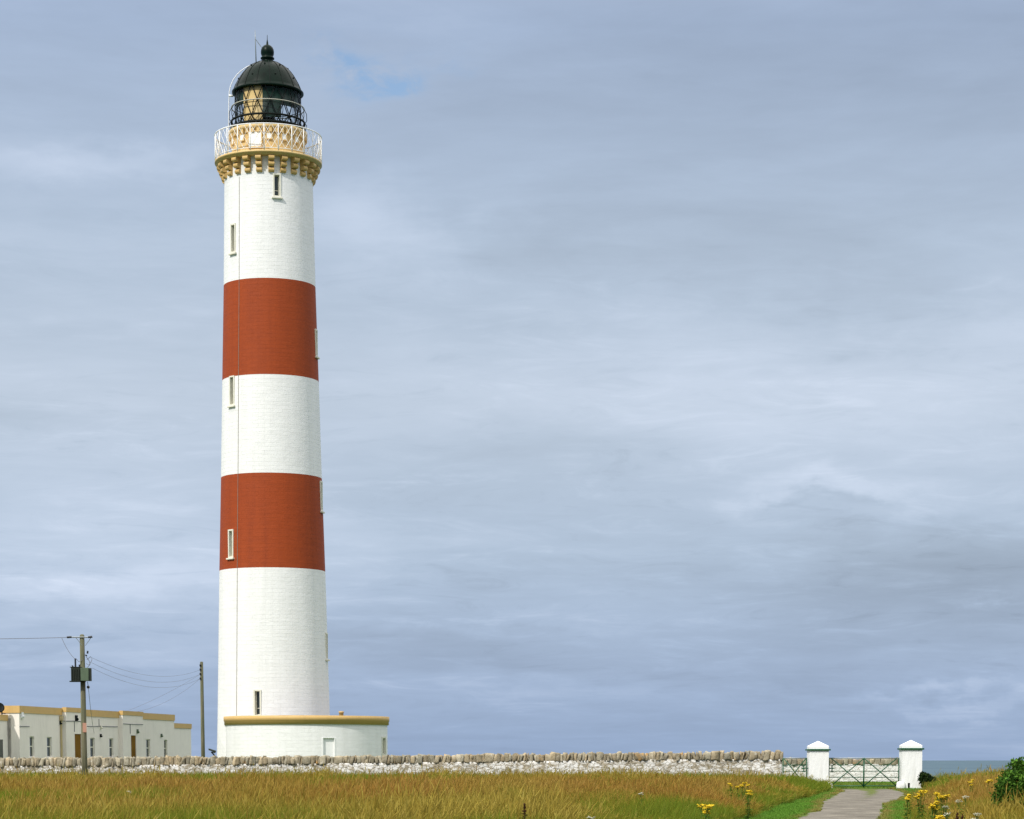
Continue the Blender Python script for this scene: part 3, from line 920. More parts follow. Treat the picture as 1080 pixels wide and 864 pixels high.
# satellite dish on the near wing's parapet
sd = W3(-.55, wo_ - .1, z_of(753.9, -.5, wo_)) + HQ.location
SDT = empty('satellite_dish', sd, 'dark round dish on a short arm on the house parapet at the picture edge', 'satellite dish')
mb = MB(); mb.tube([(0, 0, -.15), (0, 0, .12), (-.05, -.02, .3)], .035, 8); mb.tube([(0.0, 0, .1), (.22, -.1, .05)], .03, 6); mb.build('arm', M_IRON, SDT)
mb = MB(); Mt = Matrix.Rotation(R(68), 3, Vector((.9, .3, 0)).normalized())
prof_ = [(.02, .0), (.12, .01), (.22, .035), (.30, .07), (.30, .09), (.22, .055), (.12, .03), (.02, .02)]
tmp = MB(); tmp.lathe(prof_, 28)
mb._add([Mt @ p + Vector((-.14, -.1, .36)) for p in tmp.v], tmp.f, True); mb.build('dish', M_IRON, SDT)

# small dark fixture by the lighthouse foot
fp = P(226.2, 797, 136.0)
FL = empty('floodlight', (fp.x, fp.y, 0), 'small dark fixture on a slanted bracket at the foot of the lighthouse', 'floodlight')
zfl = fp.z
mb = MB(); mb.tube([(.05, 0, 0), (.05, 0, zfl - .05), (-.18, 0, zfl + .22)], .045, 8); mb.build('bracket', M_IRON, FL)
mb = MB(); Mr = Matrix.Rotation(R(18), 3, 'Y'); mb.box((-.12, 0, zfl + .30), (.42, .3, .10), Mr); mb.box((-.01, 0, zfl + .235), (.16, .26, .16), Mr); mb.box((-.30, 0, zfl + .375), (.10, .12, .05), Mr)
mb.build('lamp_head', M_DKTANK, FL, bevel=.02)

# ------------------------------------------------------------------ stone walls
def stone_wall(name, label, pts_top, pts_bot, thick, seed, cw=(.09, .27), step=.11, wash=None):
    """pts_top / pts_bot: (px, py, Y): coping top and coping underside along the wall"""
    a, b = P(*pts_top[0]), P(*pts_top[-1])
    root = empty(name, (a.x, a.y, 0), label, 'wall')
    d = Vector((b.x - a.x, b.y - a.y, 0)); Ln = d.length; d.normalize(); nn = Vector((d.y, -d.x, 0))
    st = [(P(*p) - a).dot(d) for p in pts_top]; zt_ = [P(*p).z for p in pts_top]; zb_ = [P(*p).z for p in pts_bot]
    top = lambda s: float(np.interp(s, st, zt_)); bot = lambda s: float(np.interp(s, st, zb_))
    mb = MB(); ns = int(Ln / step); nz = 14
    rn = random.Random(seed)
    vs = []; fs = []
    # front + top + back sheet
    sec = [(0, k / nz) for k in range(nz + 1)] + [(1, 1)] + [(1, .5), (1, 0)]
    for i in range(ns + 1):
        s = Ln * i / ns
        for (bk, hz) in sec:
            z = -.35 + (bot(s) + .02 + .35) * hz
            batter = .05 * (1 - hz)
            y = (thick / 2 + batter) * (1 if bk == 0 else -1)
            p = d * s + nn * y + Vector((0, 0, z))
            if bk == 0 or hz < 1:
                q = Vector((s, z * 1.5, seed))
                dsp = .022 * mnoise.noise(q * 3.2) + .022 * mnoise.noise(q * 6.5) + .05 * mnoise.noise(q * .8)
                p = p + nn * (dsp if bk == 0 else -dsp) + Vector((0, 0, .02 * mnoise.noise(q * 4)))
            vs.append(p)
    m = len(sec)
    for i in range(ns):
        for j in range(m - 1):
            fs.append((i * m + j, (i + 1) * m + j, (i + 1) * m + j + 1, i * m + j + 1))
    fs.append(tuple(range(m))); fs.append(tuple(ns * m + j for j in range(m))[::-1])
    mb._add(vs, fs, True)
    mb.build('wall_body', wash or M_WASH, root)
    mb = MB(); s = -.02; k = 0
    while s < Ln:
        w = rn.uniform(*cw)
        if rn.random() < .12: w *= 1.6
        if rn.random() < .2: w *= .65
        w = min(w, Ln - s + .05)
        hgt = .96 * (top(s) - bot(s)) * rn.uniform(.84, 1.10)
        tone = rn.uniform(.66, 1.25); warm = rn.uniform(-.05, .08)
        mb.cur = (tone * (1 + warm), tone, tone * (1 - warm * 1.3), 1)
        tilt = rn.gauss(.05, .17) if w < .24 else rn.gauss(0, .07)
        Mx = Matrix((d, nn, Vector((0, 0, 1)))).transposed() @ Matrix.Rotation(tilt, 3, 'Y') @ Matrix.Rotation(rn.gauss(0, .07), 3, 'Z')
        mb.stone(d * (s + w / 2) + nn * rn.uniform(-.03, .06) + Vector((0, 0, bot(s) + hgt / 2 - .015)), (w * rn.uniform(.98, 1.12), thick * rn.uniform(1.02, 1.22), hgt * 1.05), seed * 100 + k, Mx, e=rn.uniform(.16, .4), rough=.27)
        s += w; k += 1
    mb.build('coping', M_COPE, root, color=True)
    return root
stone_wall('stone_wall', 'long rubble wall with flaking whitewash and upright coping stones in front of the lighthouse',
           [(-60, 799.6, 118.4), (0, 799.4, 118), (100, 798.6, 117.4), (250, 797.8, 116.6), (400, 796.6, 115.6), (560, 794.6, 114.6), (700, 792.9, 113.8), (825, 791.8, 113)],
           [(-60, 808.4, 118.4), (0, 808.2, 118), (100, 808, 117.4), (250, 806.3, 116.6), (400, 805.2, 115.6), (560, 803.2, 114.6), (700, 801.7, 113.8), (825, 801.2, 113)], .5, 3)
stone_wall('stone_wall', 'distant stretch of whitewashed wall with tan coping seen through the gates',
           [(690, 799.9, 146), (960, 799.6, 146)], [(690, 806.4, 146), (960, 806.4, 146)], .5, 5, cw=(.2, .42), step=.2, wash=M_WASH2)

# ------------------------------------------------------------------ gate pillars and gates
GYD = 112.0
def pillar(label, pxl, pxr, yapex, yeave, yb0, yb1, ybase, notch=None):
    c = P((pxl + pxr) / 2, ybase, GYD); m = inv(540, 815, GYD)[2]
    w = (pxr - pxl) * m
    Zt = lambda y: inv(540, y, GYD - w / 2)[1]
    root = empty('gate_pillar', (c.x, GYD, 0), label, 'gate pillar', 'white pillars of the gateway')
    h = w / 2
    zb0, zb1, ze, za = Zt(yb1), Zt(yb0), Zt(yeave), Zt(yapex)
    mb = MB()
    n = 10
    # shaft rings, slightly uneven, thicker at the foot
    vs = []; fs = []; zs = [-.2, 0, .12, .3, .7, 1.1, 1.5, zb0]
    pts = []
    for sidx in range(4):
        for k in range(n):
            u = -1 + 2 * k / n
            pts.append([(u, -1), (1, u), (-u, 1), (-1, -u)][sidx])
    for z in zs:
        fl = 1 + .035 * math.exp(-max(z, 0) / .15)
        for (x, y) in pts:
            q = Vector((x * 2 + c.x, y * 2, z * 1.5)); dn = .010 * mnoise.noise(q * 2.5)
            k = h * fl + dn
            vs.append((x * k, y * k, z))
    m_ = len(pts)
    for i in range(len(zs) - 1):
        for j in range(m_):
            if notch and i in (1, 2) and notch[0] <= j <= notch[1]: continue
            fs.append((i * m_ + j, i * m_ + (j + 1) % m_, (i + 1) * m_ + (j + 1) % m_, (i + 1) * m_ + j))
    fs.append(tuple((len(zs) - 1) * m_ + j for j in range(m_)))
    mb._add(vs, fs)
    mb.build('shaft', M_PILLAR, root)
    if notch:
        mb = MB(); xa = -h + 2 * h * notch[0] / n; xb = -h + 2 * h * (notch[1] + 1) / n
        y0, y1 = -h - .01, -h + .3
        mb.quad((xa, y0, 0), (xa, y1, 0), (xa, y1, .3), (xa, y0, .3)); mb.quad((xb, y0, 0), (xb, y0, .3), (xb, y1, .3), (xb, y1, 0))
        mb.quad((xa, y1, 0), (xb, y1, 0), (xb, y1, .3), (xa, y1, .3)); mb.quad((xa, y0, .3), (xa, y1, .3), (xb, y1, .3), (xb, y0, .3))
        mb.build('niche', M_ROOF, root)
    mb = MB(); bw = w * 1.165; mb.box((0, 0, (zb0 + zb1) / 2), (bw, bw, zb1 - zb0)); mb.build('moulding', M_GREEN, root, bevel=.012)
    mb = MB(); e = h * 1.0
    mb._add([(-e, -e, zb1), (e, -e, zb1), (e, e, zb1), (-e, e, zb1), (-e, -e, ze), (e, -e, ze), (e, e, ze), (-e, e, ze), (0, 0, za)],
            [(0, 1, 5, 4), (1, 2, 6, 5), (2, 3, 7, 6), (3, 0, 4, 7), (4, 5, 8), (5, 6, 8), (6, 7, 8), (7, 4, 8)])
    mb.build('cap', M_PILLAR, root, bevel=.015)
    return root, w
PL, pw = pillar('white square pillar with green-banded pyramid cap between the small and the wide gate', 851.9, 872.4, 781.4, 786.9, 790.0, 791.7, 832)
PRt, pw2 = pillar('white square pillar with green-banded pyramid cap standing next to the sea view', 949.4, 970.3, 780.4, 786.2, 789.0, 790.8, 832, notch=(3, 3))
# guard stones
def guard(label, px, py, sz, seed):
    c = P(px, py, GYD - .55)
    mb = MB(); mb.stone((0, 0, sz[2] * .3), sz, seed, e=.7, rough=.15, nu=16, nv=10)
    o = mb.build('guard_stone', M_PILLAR); o.location = (c.x, GYD - .5, 0)
    tag(o, label, 'stone', 'whitewashed guard stones')
guard('small white guard stone where the wide gate meets its hinge pillar', 875.3, 830, (.28, .3, .4), 4)
guard('larger white guard stone at the foot of the pillar beside the sea view', 950.2, 830, (.42, .34, .46), 9)

Zg = lambda y: inv(540, y, GYD)[1]
Xg = lambda px: inv(px, 815, GYD)[0]
def gate(name, label, x0, x1, zt_, zb_, rails, braces, mids, hinge_side):
    root = empty(name, (x0, GYD, 0), label, 'gate')
    w = x1 - x0
    mb = MB(); mb.tube([(0, 0, zb_ - .05), (0, 0, zt_ + .02)], .028, 8); mb.tube([(w, 0, zb_ - .05), (w, 0, zt_ + .02)], .028, 8)
    for q in mids: mb.tube([(q * w, 0, zb_ - .08), (q * w, 0, zt_ + .02)], .036, 8)
    mb.tube([(0, 0, zb_), (w, 0, zb_)], .026, 8)
    mb.build('frame', M_GREEN, root)
    mb = MB(); mb.tube([(-.02, 0, zt_), (w + .02, 0, zt_)], .028, 8)
    mb.build('top_rail', M_GALV, root)
    mb = MB()
    for z in rails: mb.tube([(0, 0, z), (w, 0, z)], .019, 6)
    mb.build('rails', M_GREEN, root)
    for (a, za, b, zb2) in braces:
        mb = MB(); mb.tube([(a * w, -.035, za), (b * w, -.035, zb2)], .027, 6); mb.build('brace', M_GREEN, root)
    mb = MB(); zl = Zg(810.4)
    xq = -.12 if hinge_side < 0 else w + .12
    s = 1 if hinge_side < 0 else -1
    mb.box((xq + s * .17, -.07, zl), (.42, .03, .05)); mb.box((xq + s * .26, -.075, zl), (.05, .035, .32)); mb.box((xq + s * .26, -.07, zl + .16), (.14, .03, .035)); mb.box((xq + s * .26, -.07, zl - .16), (.14, .03, .035))
    mb.build('latch', M_GREEN, root)
    return root
zt_, zb_ = Zg(799.8), Zg(829.0)
gate('field_gate', 'wide green metal field gate with two large crosses between white pillars', Xg(874.2), Xg(947.9), zt_, zb_, [Zg(807), Zg(813.5), Zg(820)],
     [(0.03, zt_, .5, zb_), (.03, zb_, .5, zt_), (.5, zt_, .97, zb_), (.5, zb_, .97, zt_)], [.5], -1)
gate('wicket_gate', 'narrow green wicket gate between the wall end and a white pillar', Xg(825.8), Xg(850.6), zt_, zb_, [Zg(807), Zg(813.5), Zg(820)],
     [(0.02, zt_, .98, zb_), (.02, zb_, .98, zt_)], [], 1)

# ------------------------------------------------------------------ utility poles and wires
PY1 = 105.5; PY2 = 150.0
pb = P(89.6, 815, PY1); pt = P(88.2, 669.8, PY1)
x0 = P(89, 800, PY1).x
UP = empty('utility_pole', (x0, PY1, 0), 'tall wooden pole with crossarm and transformer box standing in the grass', 'utility pole')
def L1(px, py, dy=0.0): v = P(px, py, PY1 + dy); return Vector((v.x - x0, dy, v.z))
zt1 = pt.z
mb = MB(); mb.tube([(.01, 0, -.3), (0, 0, 2), (-.01, 0, zt1 - .03), (-.01, 0, zt1 + .03)], .1, 14, radii=[.135, .125, .105, .06]); mb.build('pole', M_POLE, UP)
mb = MB(); mb.tube([L1(73.5, 672.2, -.13), L1(97.5, 672.2, -.13)], .028, 4); mb.tube([L1(80, 672.6, -.13), L1(86.8, 681, -.1)], .012, 4); mb.tube([L1(96, 672.6, -.13), L1(90, 681, -.1)], .012, 4); mb.build('crossarm', M_GALV, UP)
def insul(a, b, r=.055, parent=UP, n=4):
    a, b = Vector(a), Vector(b); mb = MB(); k = 4 * n + 1
    mb.tube([a.lerp(b, i / (k - 1)) for i in range(k)], r, 10, radii=[r * (.55 if i % 2 == 0 else 1.0) for i in range(k)]); return mb.build('insulator', M_INSUL, parent)
insul(L1(70.5, 672.3, -.13), L1(75.5, 671.9, -.13)); insul(L1(93.0, 672.2, -.16), L1(97.2, 671.6, -.16)); insul(L1(92.2, 689.5, -.1), L1(92.6, 686.5, -.1), .05, UP, 2); insul(L1(90.4, 692, -.1), L1(91.4, 690.8, -.1), .06, UP, 2)
mb = MB(); tc = L1(80.8, 711.6, -.22); mb.box(tc, (.42, .46, .62))
for k in range(5): mb.box(tc + Vector((-.16 + .08 * k, -.25, 0)), (.018, .05, .5))
mb.box(L1(80.5, 703.9, -.22), (.5, .52, .03)); mb.box(L1(82, 718.8, -.2), (.7, .3, .05))
tk = mb.build('transformer', M_DKTANK, UP, bevel=.008)
mb = MB(); mb.box(L1(90, 711.4, -.3), (.36, .40, .58)); mb.build('meter_box', M_GREYGREEN, UP, bevel=.012)
mb = MB()
for k in range(4): mb.box(L1(95.2, 711.6, -.42 + .14 * k), (.12, .05, .58))
mb.build('cooling_fins', M_DKTANK, UP)
insul(L1(79.6, 703.5, -.25), L1(79.4, 694.5, -.25), .05, UP, 4); insul(L1(84, 703.5, -.25), L1(83.9, 701, -.25), .05, UP, 2); insul(L1(77.2, 703.5, -.1), L1(76, 702, -.1), .04, UP, 2)
mb = MB(); rn = random.Random(4)
mb.tube([L1(91.5, 696), L1(95.5, 692.5), L1(97, 696), L1(94, 701.5), L1(91, 700)], .014, 5, False); mb.tube([L1(91, 693), L1(94, 697), L1(95, 701), L1(92, 704)], .014, 5, False)
mb.tube([L1(92.4, 719, -.3), L1(93, 724, -.2)], .014, 5); mb.tube([L1(80, 694.5, -.25), L1(83, 698, -.2), L1(87, 696, -.1)], .012, 5)
mb.build('jumper_cable', M_WIRE, UP)
mb = MB(); mb.ball(L1(93.1, 724.8, -.2), .07, 10, 8); mb.build('cable_fuse', M_INSUL, UP)
mb = MB(); mb.box(L1(89.2, 767.5, -.135), (.17, .012, .42)); mb.build('notice_plate', paint('faded_red_plate', (.45, .24, .17, 1), .6, .1), UP)

b2 = P(214.6, 797, PY2); t2 = P(212.2, 698.2, PY2); x2 = P(214.2, 790, PY2).x
UP2 = empty('utility_pole', (x2, PY2, 0), 'bare wooden pole with small insulators standing beside the lighthouse', 'utility pole')
mb = MB(); mb.tube([(0, 0, -.3), (-.01, 0, 3), (-.03, 0, t2.z - .03), (-.03, 0, t2.z + .02)], .1, 14, radii=[.135, .12, .10, .06]); mb.build('pole', M_POLE, UP2)
for y_ in (702, 706.3, 711, 715.8):
    v = P(211.6, y_, PY2 - .1); q = Vector((v.x - x2, -.1, v.z))
    insul(q + Vector((-.02, 0, -.06)), q + Vector((-.02, 0, .07)), .07, UP2, 2)

def wire(label, a, b, sag, group=None, r=.012, n=28):
    a, b = Vector(a), Vector(b); mb = MB(); pts = []
    for i in range(n + 1):
        u = i / n; p = a.lerp(b, u); p.z -= 4 * sag * u * (1 - u); pts.append(p - a)
    mb.tube(pts, r, 5); o = mb.build('overhead_wire', M_WIRE); o.location = a
    return tag(o, label, 'wire', group)
V1 = lambda px, py, dy=0.0: P(px, py, PY1 + dy)
wire('thin supply wire running from the crossarm out of the picture', V1(-60, 674.2, -2), V1(70.5, 672.4, -.13), .02)
wire('short jumper wire hanging from the supply wire down to the transformer', V1(65, 672.6, -.15), V1(79.2, 695, -.25), .12, r=.010)
for (ya, pa, yb, sg, lb) in ((693.2, 95.5, 706.5, .62, 'uppermost of the sagging wires slung between the two poles'), (699, 96.5, 711.2, .68, 'middle of the sagging wires slung between the two poles'), (704.5, 97, 715.8, .72, 'lowest of the sagging wires slung between the two poles')):
    wire(lb, V1(pa, ya), P(211.3, yb, PY2 - .1), sg, 'sagging wires between the poles', .007)
for (px, py, yb, sg, lb) in ((131.5, 750.2, 711.2, .15, 'service wire slanting from the bare pole to the house roof'), (139, 752.5, 715.6, .4, 'slacker lower service wire slanting from the bare pole to the house roof')):
    s_ = s_of(px, -.3); q = W3(s_, -.3, ZT) + HQ.location
    wire(lb, P(211.3, yb, PY2 - .1), q, sg, 'service wires to the house', .007)
q = W3(s_of(99.5, .02), .02, 3.0) + HQ.location
wire('thin cable dropping from the transformer to the house wall', V1(93.2, 725.5, -.2), q, .25, r=.011)

# ------------------------------------------------------------------ grasses
def ribbons(name, base, h, w, lean, headw, cols, seg=4, mat=M_GRASS, ts=None):
    """many blades as one mesh. base (n,3); per blade height, width, lean(n,2), head width factor; cols (n,seg+1,3)"""
    n = len(base); k = seg + 1
    t = (np.linspace(0, 1, k) if ts is None else np.array(ts, float))[None, :]
    ang = rng.random(n) * PI
    dx, dy = np.cos(ang)[:, None], np.sin(ang)[:, None]
    cx = base[:, 0:1] + lean[:, 0:1] * t ** 2; cy = base[:, 1:2] + lean[:, 1:2] * t ** 2
    cz = base[:, 2:3] + h[:, None] * (t - .12 * t ** 3 * np.clip(np.hypot(lean[:, 0], lean[:, 1]) / h, 0, 1)[:, None])
    ww = w[:, None] * headw / 2
    v = np.empty((n, k, 2, 3), np.float32)
    v[:, :, 0, 0] = cx - dx * ww; v[:, :, 1, 0] = cx + dx * ww
    v[:, :, 0, 1] = cy - dy * ww; v[:, :, 1, 1] = cy + dy * ww
    v[:, :, 0, 2] = cz; v[:, :, 1, 2] = cz
    c = np.ones((n, k, 2, 4), np.float32); c[..., :3] = cols[:, :, None, :]
    b = (np.arange(n) * k * 2)[:, None]; s = (np.arange(seg) * 2)[None, :]
    f = np.stack([b + s, b + s + 1, b + s + 3, b + s + 2], -1).reshape(-1, 4)
    me = bpy.data.meshes.new(name)
    me.vertices.add(n * k * 2); me.vertices.foreach_set('co', v.ravel())
    nf = len(f); me.loops.add(nf * 4); me.loops.foreach_set('vertex_index', f.ravel().astype(np.int32))
    me.polygons.add(nf); me.polygons.foreach_set('loop_start', np.arange(0, nf * 4, 4, dtype=np.int32)); me.polygons.foreach_set('loop_total', np.full(nf, 4, np.int32))
    at = me.color_attributes.new('Col', 'FLOAT_COLOR', 'POINT'); at.data.foreach_set('color', c.ravel())
    me.materials.append(mat); me.update(calc_edges=True)
    o = bpy.data.objects.new(name, me); col.objects.link(o)
    return o

def scatter(y0, y1, dens_fn, keep):
    """points with distance-dependent density"""
    X = []; Y = []
    for a in np.arange(y0, y1, 2.0):
        b = min(a + 2.0, y1); hw = .2204 * b * 1.08 + 2.5
        n = int(dens_fn((a + b) / 2) * (b - a) * 2 * hw)
        X.append(rng.uniform(-hw, hw, n)); Y.append(rng.uniform(a, b, n))
    X = np.concatenate(X); Y = np.concatenate(Y)
    k = keep(X, Y); return X[k], Y[k]

WA, WB = P(825, 800, 113), P(0, 800, 118)
def before_wall(X, Y):
    yw = np.interp(X, [WB.x, WA.x], [WB.y, WA.y]) - .42
    return np.where(X < WA.x + .1, Y < yw, Y < 119)
def near_pole(X, Y): return np.hypot(X - x0, Y - PY1) < .2
def tall_left(X, Y):
    e = np.interp(Y, TLY, TLX) + .5 * (vnoise(Y * .8, X * 0 + 2, 31) - .5)
    return (X < e) & before_wall(X, Y) & (Y < np.where(X > WA.x, 111.2, 200)) & ~near_pole(X, Y)
def tall_right(X, Y):
    e = np.interp(Y, TRY, TRX) + .5 * (vnoise(Y * .8, X * 0 + 5, 32) - .5)
    return (X > e) & (Y < 119) & ~((X < P(971, 800, 112).x + .1) & (Y > 111))
def tall(X, Y): return tall_left(X, Y) | tall_right(X, Y)
def edge_dist(X, Y): return np.maximum(np.interp(Y, TLY, TLX) - X, X - np.interp(Y, TRY, TRX))

def greenness(X, Y):
    """0 straw - 1 green, from patches in the field"""
    g = .40 * vnoise(X * .22 + 3, Y * .14 + 8, 41) + .35 * vnoise(X * .6 + 30, Y * .3 + 2, 42) + .25 * vnoise(X * 1.6 + 11, Y * .9 + 5, 43)
    g = (g - .5) * 2.7 + .57
    g = g + .42 * sstep(44, 27, Y) + .26 * sstep(80, 104, Y) - .20 * sstep(46, 58, Y) * sstep(95, 75, Y)
    g = g + .30 * np.exp(-np.clip(edge_dist(X, Y), 0, 9) / .6)
    g = np.where(X > np.interp(Y, TRY, TRX), g - .12, g)
    return np.clip(g, 0, 1)

lerp = lambda a, b, t: a + (b - a) * t
C = lambda *a: np.array(a, float)
# leafy under-growth
X, Y = scatter(22, 119, lambda y: 460 * min(1, 40 / y) + 50, tall)
n = len(X); g = greenness(X, Y)
ed = np.clip(edge_dist(X, Y) / 1.2, .25, 1)
h = (.30 + .32 * rng.random(n)) * (.55 + .45 * ed) * (.75 + .5 * g) * (.8 + .4 * vnoise(X * 1.1, Y * 1.1, 53)); w = (.005 + .005 * rng.random(n)) * np.maximum(1, Y / 45)
q = np.clip(g + rng.normal(0, .22, n), 0, 1)[:, None]
tone = (.82 + .36 * rng.random(n))[:, None]
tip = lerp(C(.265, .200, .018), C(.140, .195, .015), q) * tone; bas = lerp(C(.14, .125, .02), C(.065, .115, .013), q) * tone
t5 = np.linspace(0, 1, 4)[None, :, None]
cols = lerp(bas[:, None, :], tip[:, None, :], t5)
ln = rng.normal(0, .14, (n, 2)) + np.array([.04, .02])
base = np.stack([X, Y, gz(X, Y) - .02], -1)
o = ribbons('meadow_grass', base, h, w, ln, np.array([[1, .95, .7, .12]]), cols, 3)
tag(o, 'green leaf blades at the foot of the meadow', 'grass', kind='stuff')
# flowering stems
X, Y = scatter(22, 119, lambda y: 430 * min(1, 40 / y) + 60, tall)
g = greenness(X, Y); kp = rng.random(len(X)) > g * .8; X, Y, g = X[kp], Y[kp], g[kp]
n = len(X); ed = np.clip(edge_dist(X, Y) / 1.6, .3, 1)
h = np.clip(.62 + rng.normal(0, .13, n), .3, .98) * (.5 + .5 * ed) * (.72 + .38 * vnoise(X * .5, Y * .5, 51) + .16 * vnoise(X * 1.6, Y * 1.6, 52)) * (1 - .34 * g * sstep(108, 96, Y)) * (1 + .30 * sstep(92, 108, Y) * (vnoise(X * .9, Y * .4, 54) - .62)) * np.where(rng.random(n) < .07, 1.28, 1.0); w = (.0030 + .0018 * rng.random(n)) * np.maximum(1, Y / 48)
u = rng.random(n)[:, None]; u2 = vnoise(X * .3 + 7, Y * .2, 61)[:, None]
rus = (sstep(36, 54, Y) * sstep(98, 66, Y) * np.clip(.35 + 1.1 * vnoise(X * .35 + 4, Y * .12 + 6, 64), 0, 1))[:, None]
head = lerp(lerp(C(.25, .175, .024), C(.27, .138, .026), rus), lerp(C(.37, .295, .060), C(.36, .235, .058), rus), np.clip(u * .75 + .45 * (u2 - .4), 0, 1)) * (.78 + .42 * rng.random(n))[:, None]
head = lerp(head, C(.20, .19, .024), np.clip(g - .22, 0, .65)[:, None])
stem = lerp(C(.215, .162, .017), C(.14, .17, .016), np.clip(g + rng.normal(0, .2, n), 0, 1)[:, None])
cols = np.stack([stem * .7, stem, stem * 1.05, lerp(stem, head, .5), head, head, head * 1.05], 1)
ln = rng.normal(0, .19, (n, 2)) + np.array([.05, .02])
base = np.stack([X, Y, gz(X, Y) - .02], -1)
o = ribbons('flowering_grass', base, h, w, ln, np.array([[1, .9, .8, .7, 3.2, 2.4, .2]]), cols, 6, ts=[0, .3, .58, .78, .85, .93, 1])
tag(o, 'tall straw and russet seed heads of the meadow', 'grass', kind='stuff')
# short mown verge beside the drive and lawn inside the gate
def verge(X, Y):
    l = np.interp(Y, DY, DL); r = np.interp(Y, DY, DR); tl = np.interp(Y, TLY, TLX); tr = np.interp(Y, TRY, TRX)
    nz = .35 * (vnoise(X * 1.3, Y * .9, 71) - .5)
    a = ((X > tl - .5) & (X < l + nz)) | ((X > r + nz) & (X < tr + .5))
    return a & (Y < 113) & (np.abs(X - P(862, 800, 112).x) > 0) 
X, Y = scatter(50, 113, lambda y: 420 * min(1, 60 / y), verge)
n = len(X); vg = vnoise(X * .9, Y * .6, 72); dv = np.minimum(np.abs(X - np.interp(Y, DY, DL)), np.abs(X - np.interp(Y, DY, DR)))
dry = np.clip(sstep(.45, .0, dv) * .8 + (vg - .62) * 1.2 + rng.normal(0, .12, n), 0, 1)[:, None]
cc = lerp(C(.105, .225, .027), C(.26, .205, .06), dry) * (.75 + .5 * rng.random(n))[:, None]
h = .035 + .06 * rng.random(n) * (.5 + vg); w = .016 * np.maximum(1, Y / 50) * np.ones(n)
cols = np.repeat(cc[:, None, :], 3, 1) * np.array([.75, 1, 1.1])[None, :, None]
o = ribbons('verge_grass', np.stack([X, Y, gz(X, Y)], -1), h, w, rng.normal(0, .03, (n, 2)), np.array([[1, .8, .15]]), cols, 2)
tag(o, 'short bright green turf along the drive', 'grass', kind='stuff')
def lawn(X, Y): return (X > 8) & (X < 27) & (Y > 113.2)
X, Y = scatter(113.2, 145.4, lambda y: 60, lawn)
n = len(X); vg = vnoise(X * .4, Y * .3, 82)
cc = lerp(C(.10, .22, .024), C(.16, .20, .04), np.clip(vg + rng.normal(0, .2, n), 0, 1)[:, None])
cols = np.repeat(cc[:, None, :], 3, 1)
o = ribbons('lawn_grass', np.stack([X, Y, gz(X, Y)], -1), .05 + .05 * rng.random(n), np.full(n, .05), rng.normal(0, .03, (n, 2)), np.array([[1, .8, .15]]), cols, 2)
tag(o, 'green lawn inside the gateway', 'grass', kind='stuff')

# ------------------------------------------------------------------ shrubs
def shrub(name, label, c, rad, nleaf, leaf, cols, lobes, seed, group=None):
    r_ = np.random.default_rng(seed)
    root = empty(name, c, label, 'shrub', group)
    mb = MB(); rn = random.Random(seed)
    for k in range(9):
        a = 2 * PI * k / 9 + rn.uniform(-.3, .3); q = rn.uniform(.4, .8)
        mb.tube([(0, 0, -.1), (rad[0] * .3 * q * math.cos(a), rad[1] * .3 * q * math.sin(a), rad[2] * .5), (rad[0] * .75 * q * math.cos(a), rad[1] * .75 * q * math.sin(a), rad[2] * (.8 + .5 * q))], .02, 5, radii=[.035, .022, .008])
    mb.build('stem', M_POLE, root)
    # leaves gathered in sprigs on the surface of uneven lobes
    pts = []; nrm = []; tn = []
    per = 9
    for k in range(nleaf // per):
        lb = lobes[r_.integers(len(lobes))]
        d = r_.normal(size=3); d /= np.linalg.norm(d)
        if d[2] < -.5: d[2] *= -1
        q = r_.uniform(.55, 1.0) ** .5
        ctr = np.array(lb[:3]) + d * lb[3] * q
        if ctr[2] < .02: continue
        tt = .45 + .75 * r_.random()
        ax_ = d * .6 + r_.normal(0, .5, 3) + np.array([0, 0, .5])
        ax_ /= np.linalg.norm(ax_)
        for j in range(per):
            pts.append(ctr + ax_ * leaf * 1.6 * (j / per - .4) + r_.normal(0, leaf * .35, 3)); e = ax_ * .6 + r_.normal(0, .7, 3); nrm.append(e / np.linalg.norm(e)); tn.append(tt * r_.uniform(.75, 1.25))
    pts = np.array(pts); nrm = np.array(nrm); n = len(pts)
    sd_ = np.cross(nrm, r_.normal(size=(n, 3))); sd_ /= np.linalg.norm(sd_, axis=1)[:, None]
    L_ = (leaf * r_.uniform(.6, 1.25, n))[:, None]
    v = np.stack([pts, pts + nrm * L_ * .5 + sd_ * L_ * .28, pts + nrm * L_, pts + nrm * L_ * .5 - sd_ * L_ * .28], 1).reshape(-1, 3)
    cc = (lerp(C(*cols[0]), C(*cols[1]), r_.random(n)[:, None])) * np.array(tn)[:, None]
    me = bpy.data.meshes.new('foliage'); me.from_pydata(v.tolist(), [], np.arange(4 * n).reshape(-1, 4).tolist())
    at = me.color_attributes.new('Col', 'FLOAT_COLOR', 'POINT'); ca = np.ones((4 * n, 4), np.float32); ca[:, :3] = np.repeat(cc, 4, 0); at.data.foreach_set('color', ca.ravel())
    me.materials.append(M_LEAF); o = bpy.data.objects.new('foliage', me); col.objects.link(o); o.parent = root
    return root
BY = 42.0
bc = P(1083, 840, BY)
shrub('gorse_bush', 'bushy bright green shrub rising above the grass at the picture edge', (bc.x, BY, 0), (.75, .7, .8), 15000, .066, ((.022, .075, .011), (.115, .235, .028)),
      [(.12, 0, .95, .48), (-.22, -.1, .80, .38), (.3, -.1, .7, .5), (-.30, -.05, .58, .33), (.05, -.25, .62, .4), (-.08, .1, 1.12, .26), (.45, .1, 1.1, .33), (.0, 0, .35, .42), (.6, 0, .7, .5), (-.42, -.1, .42, .24)], 5)
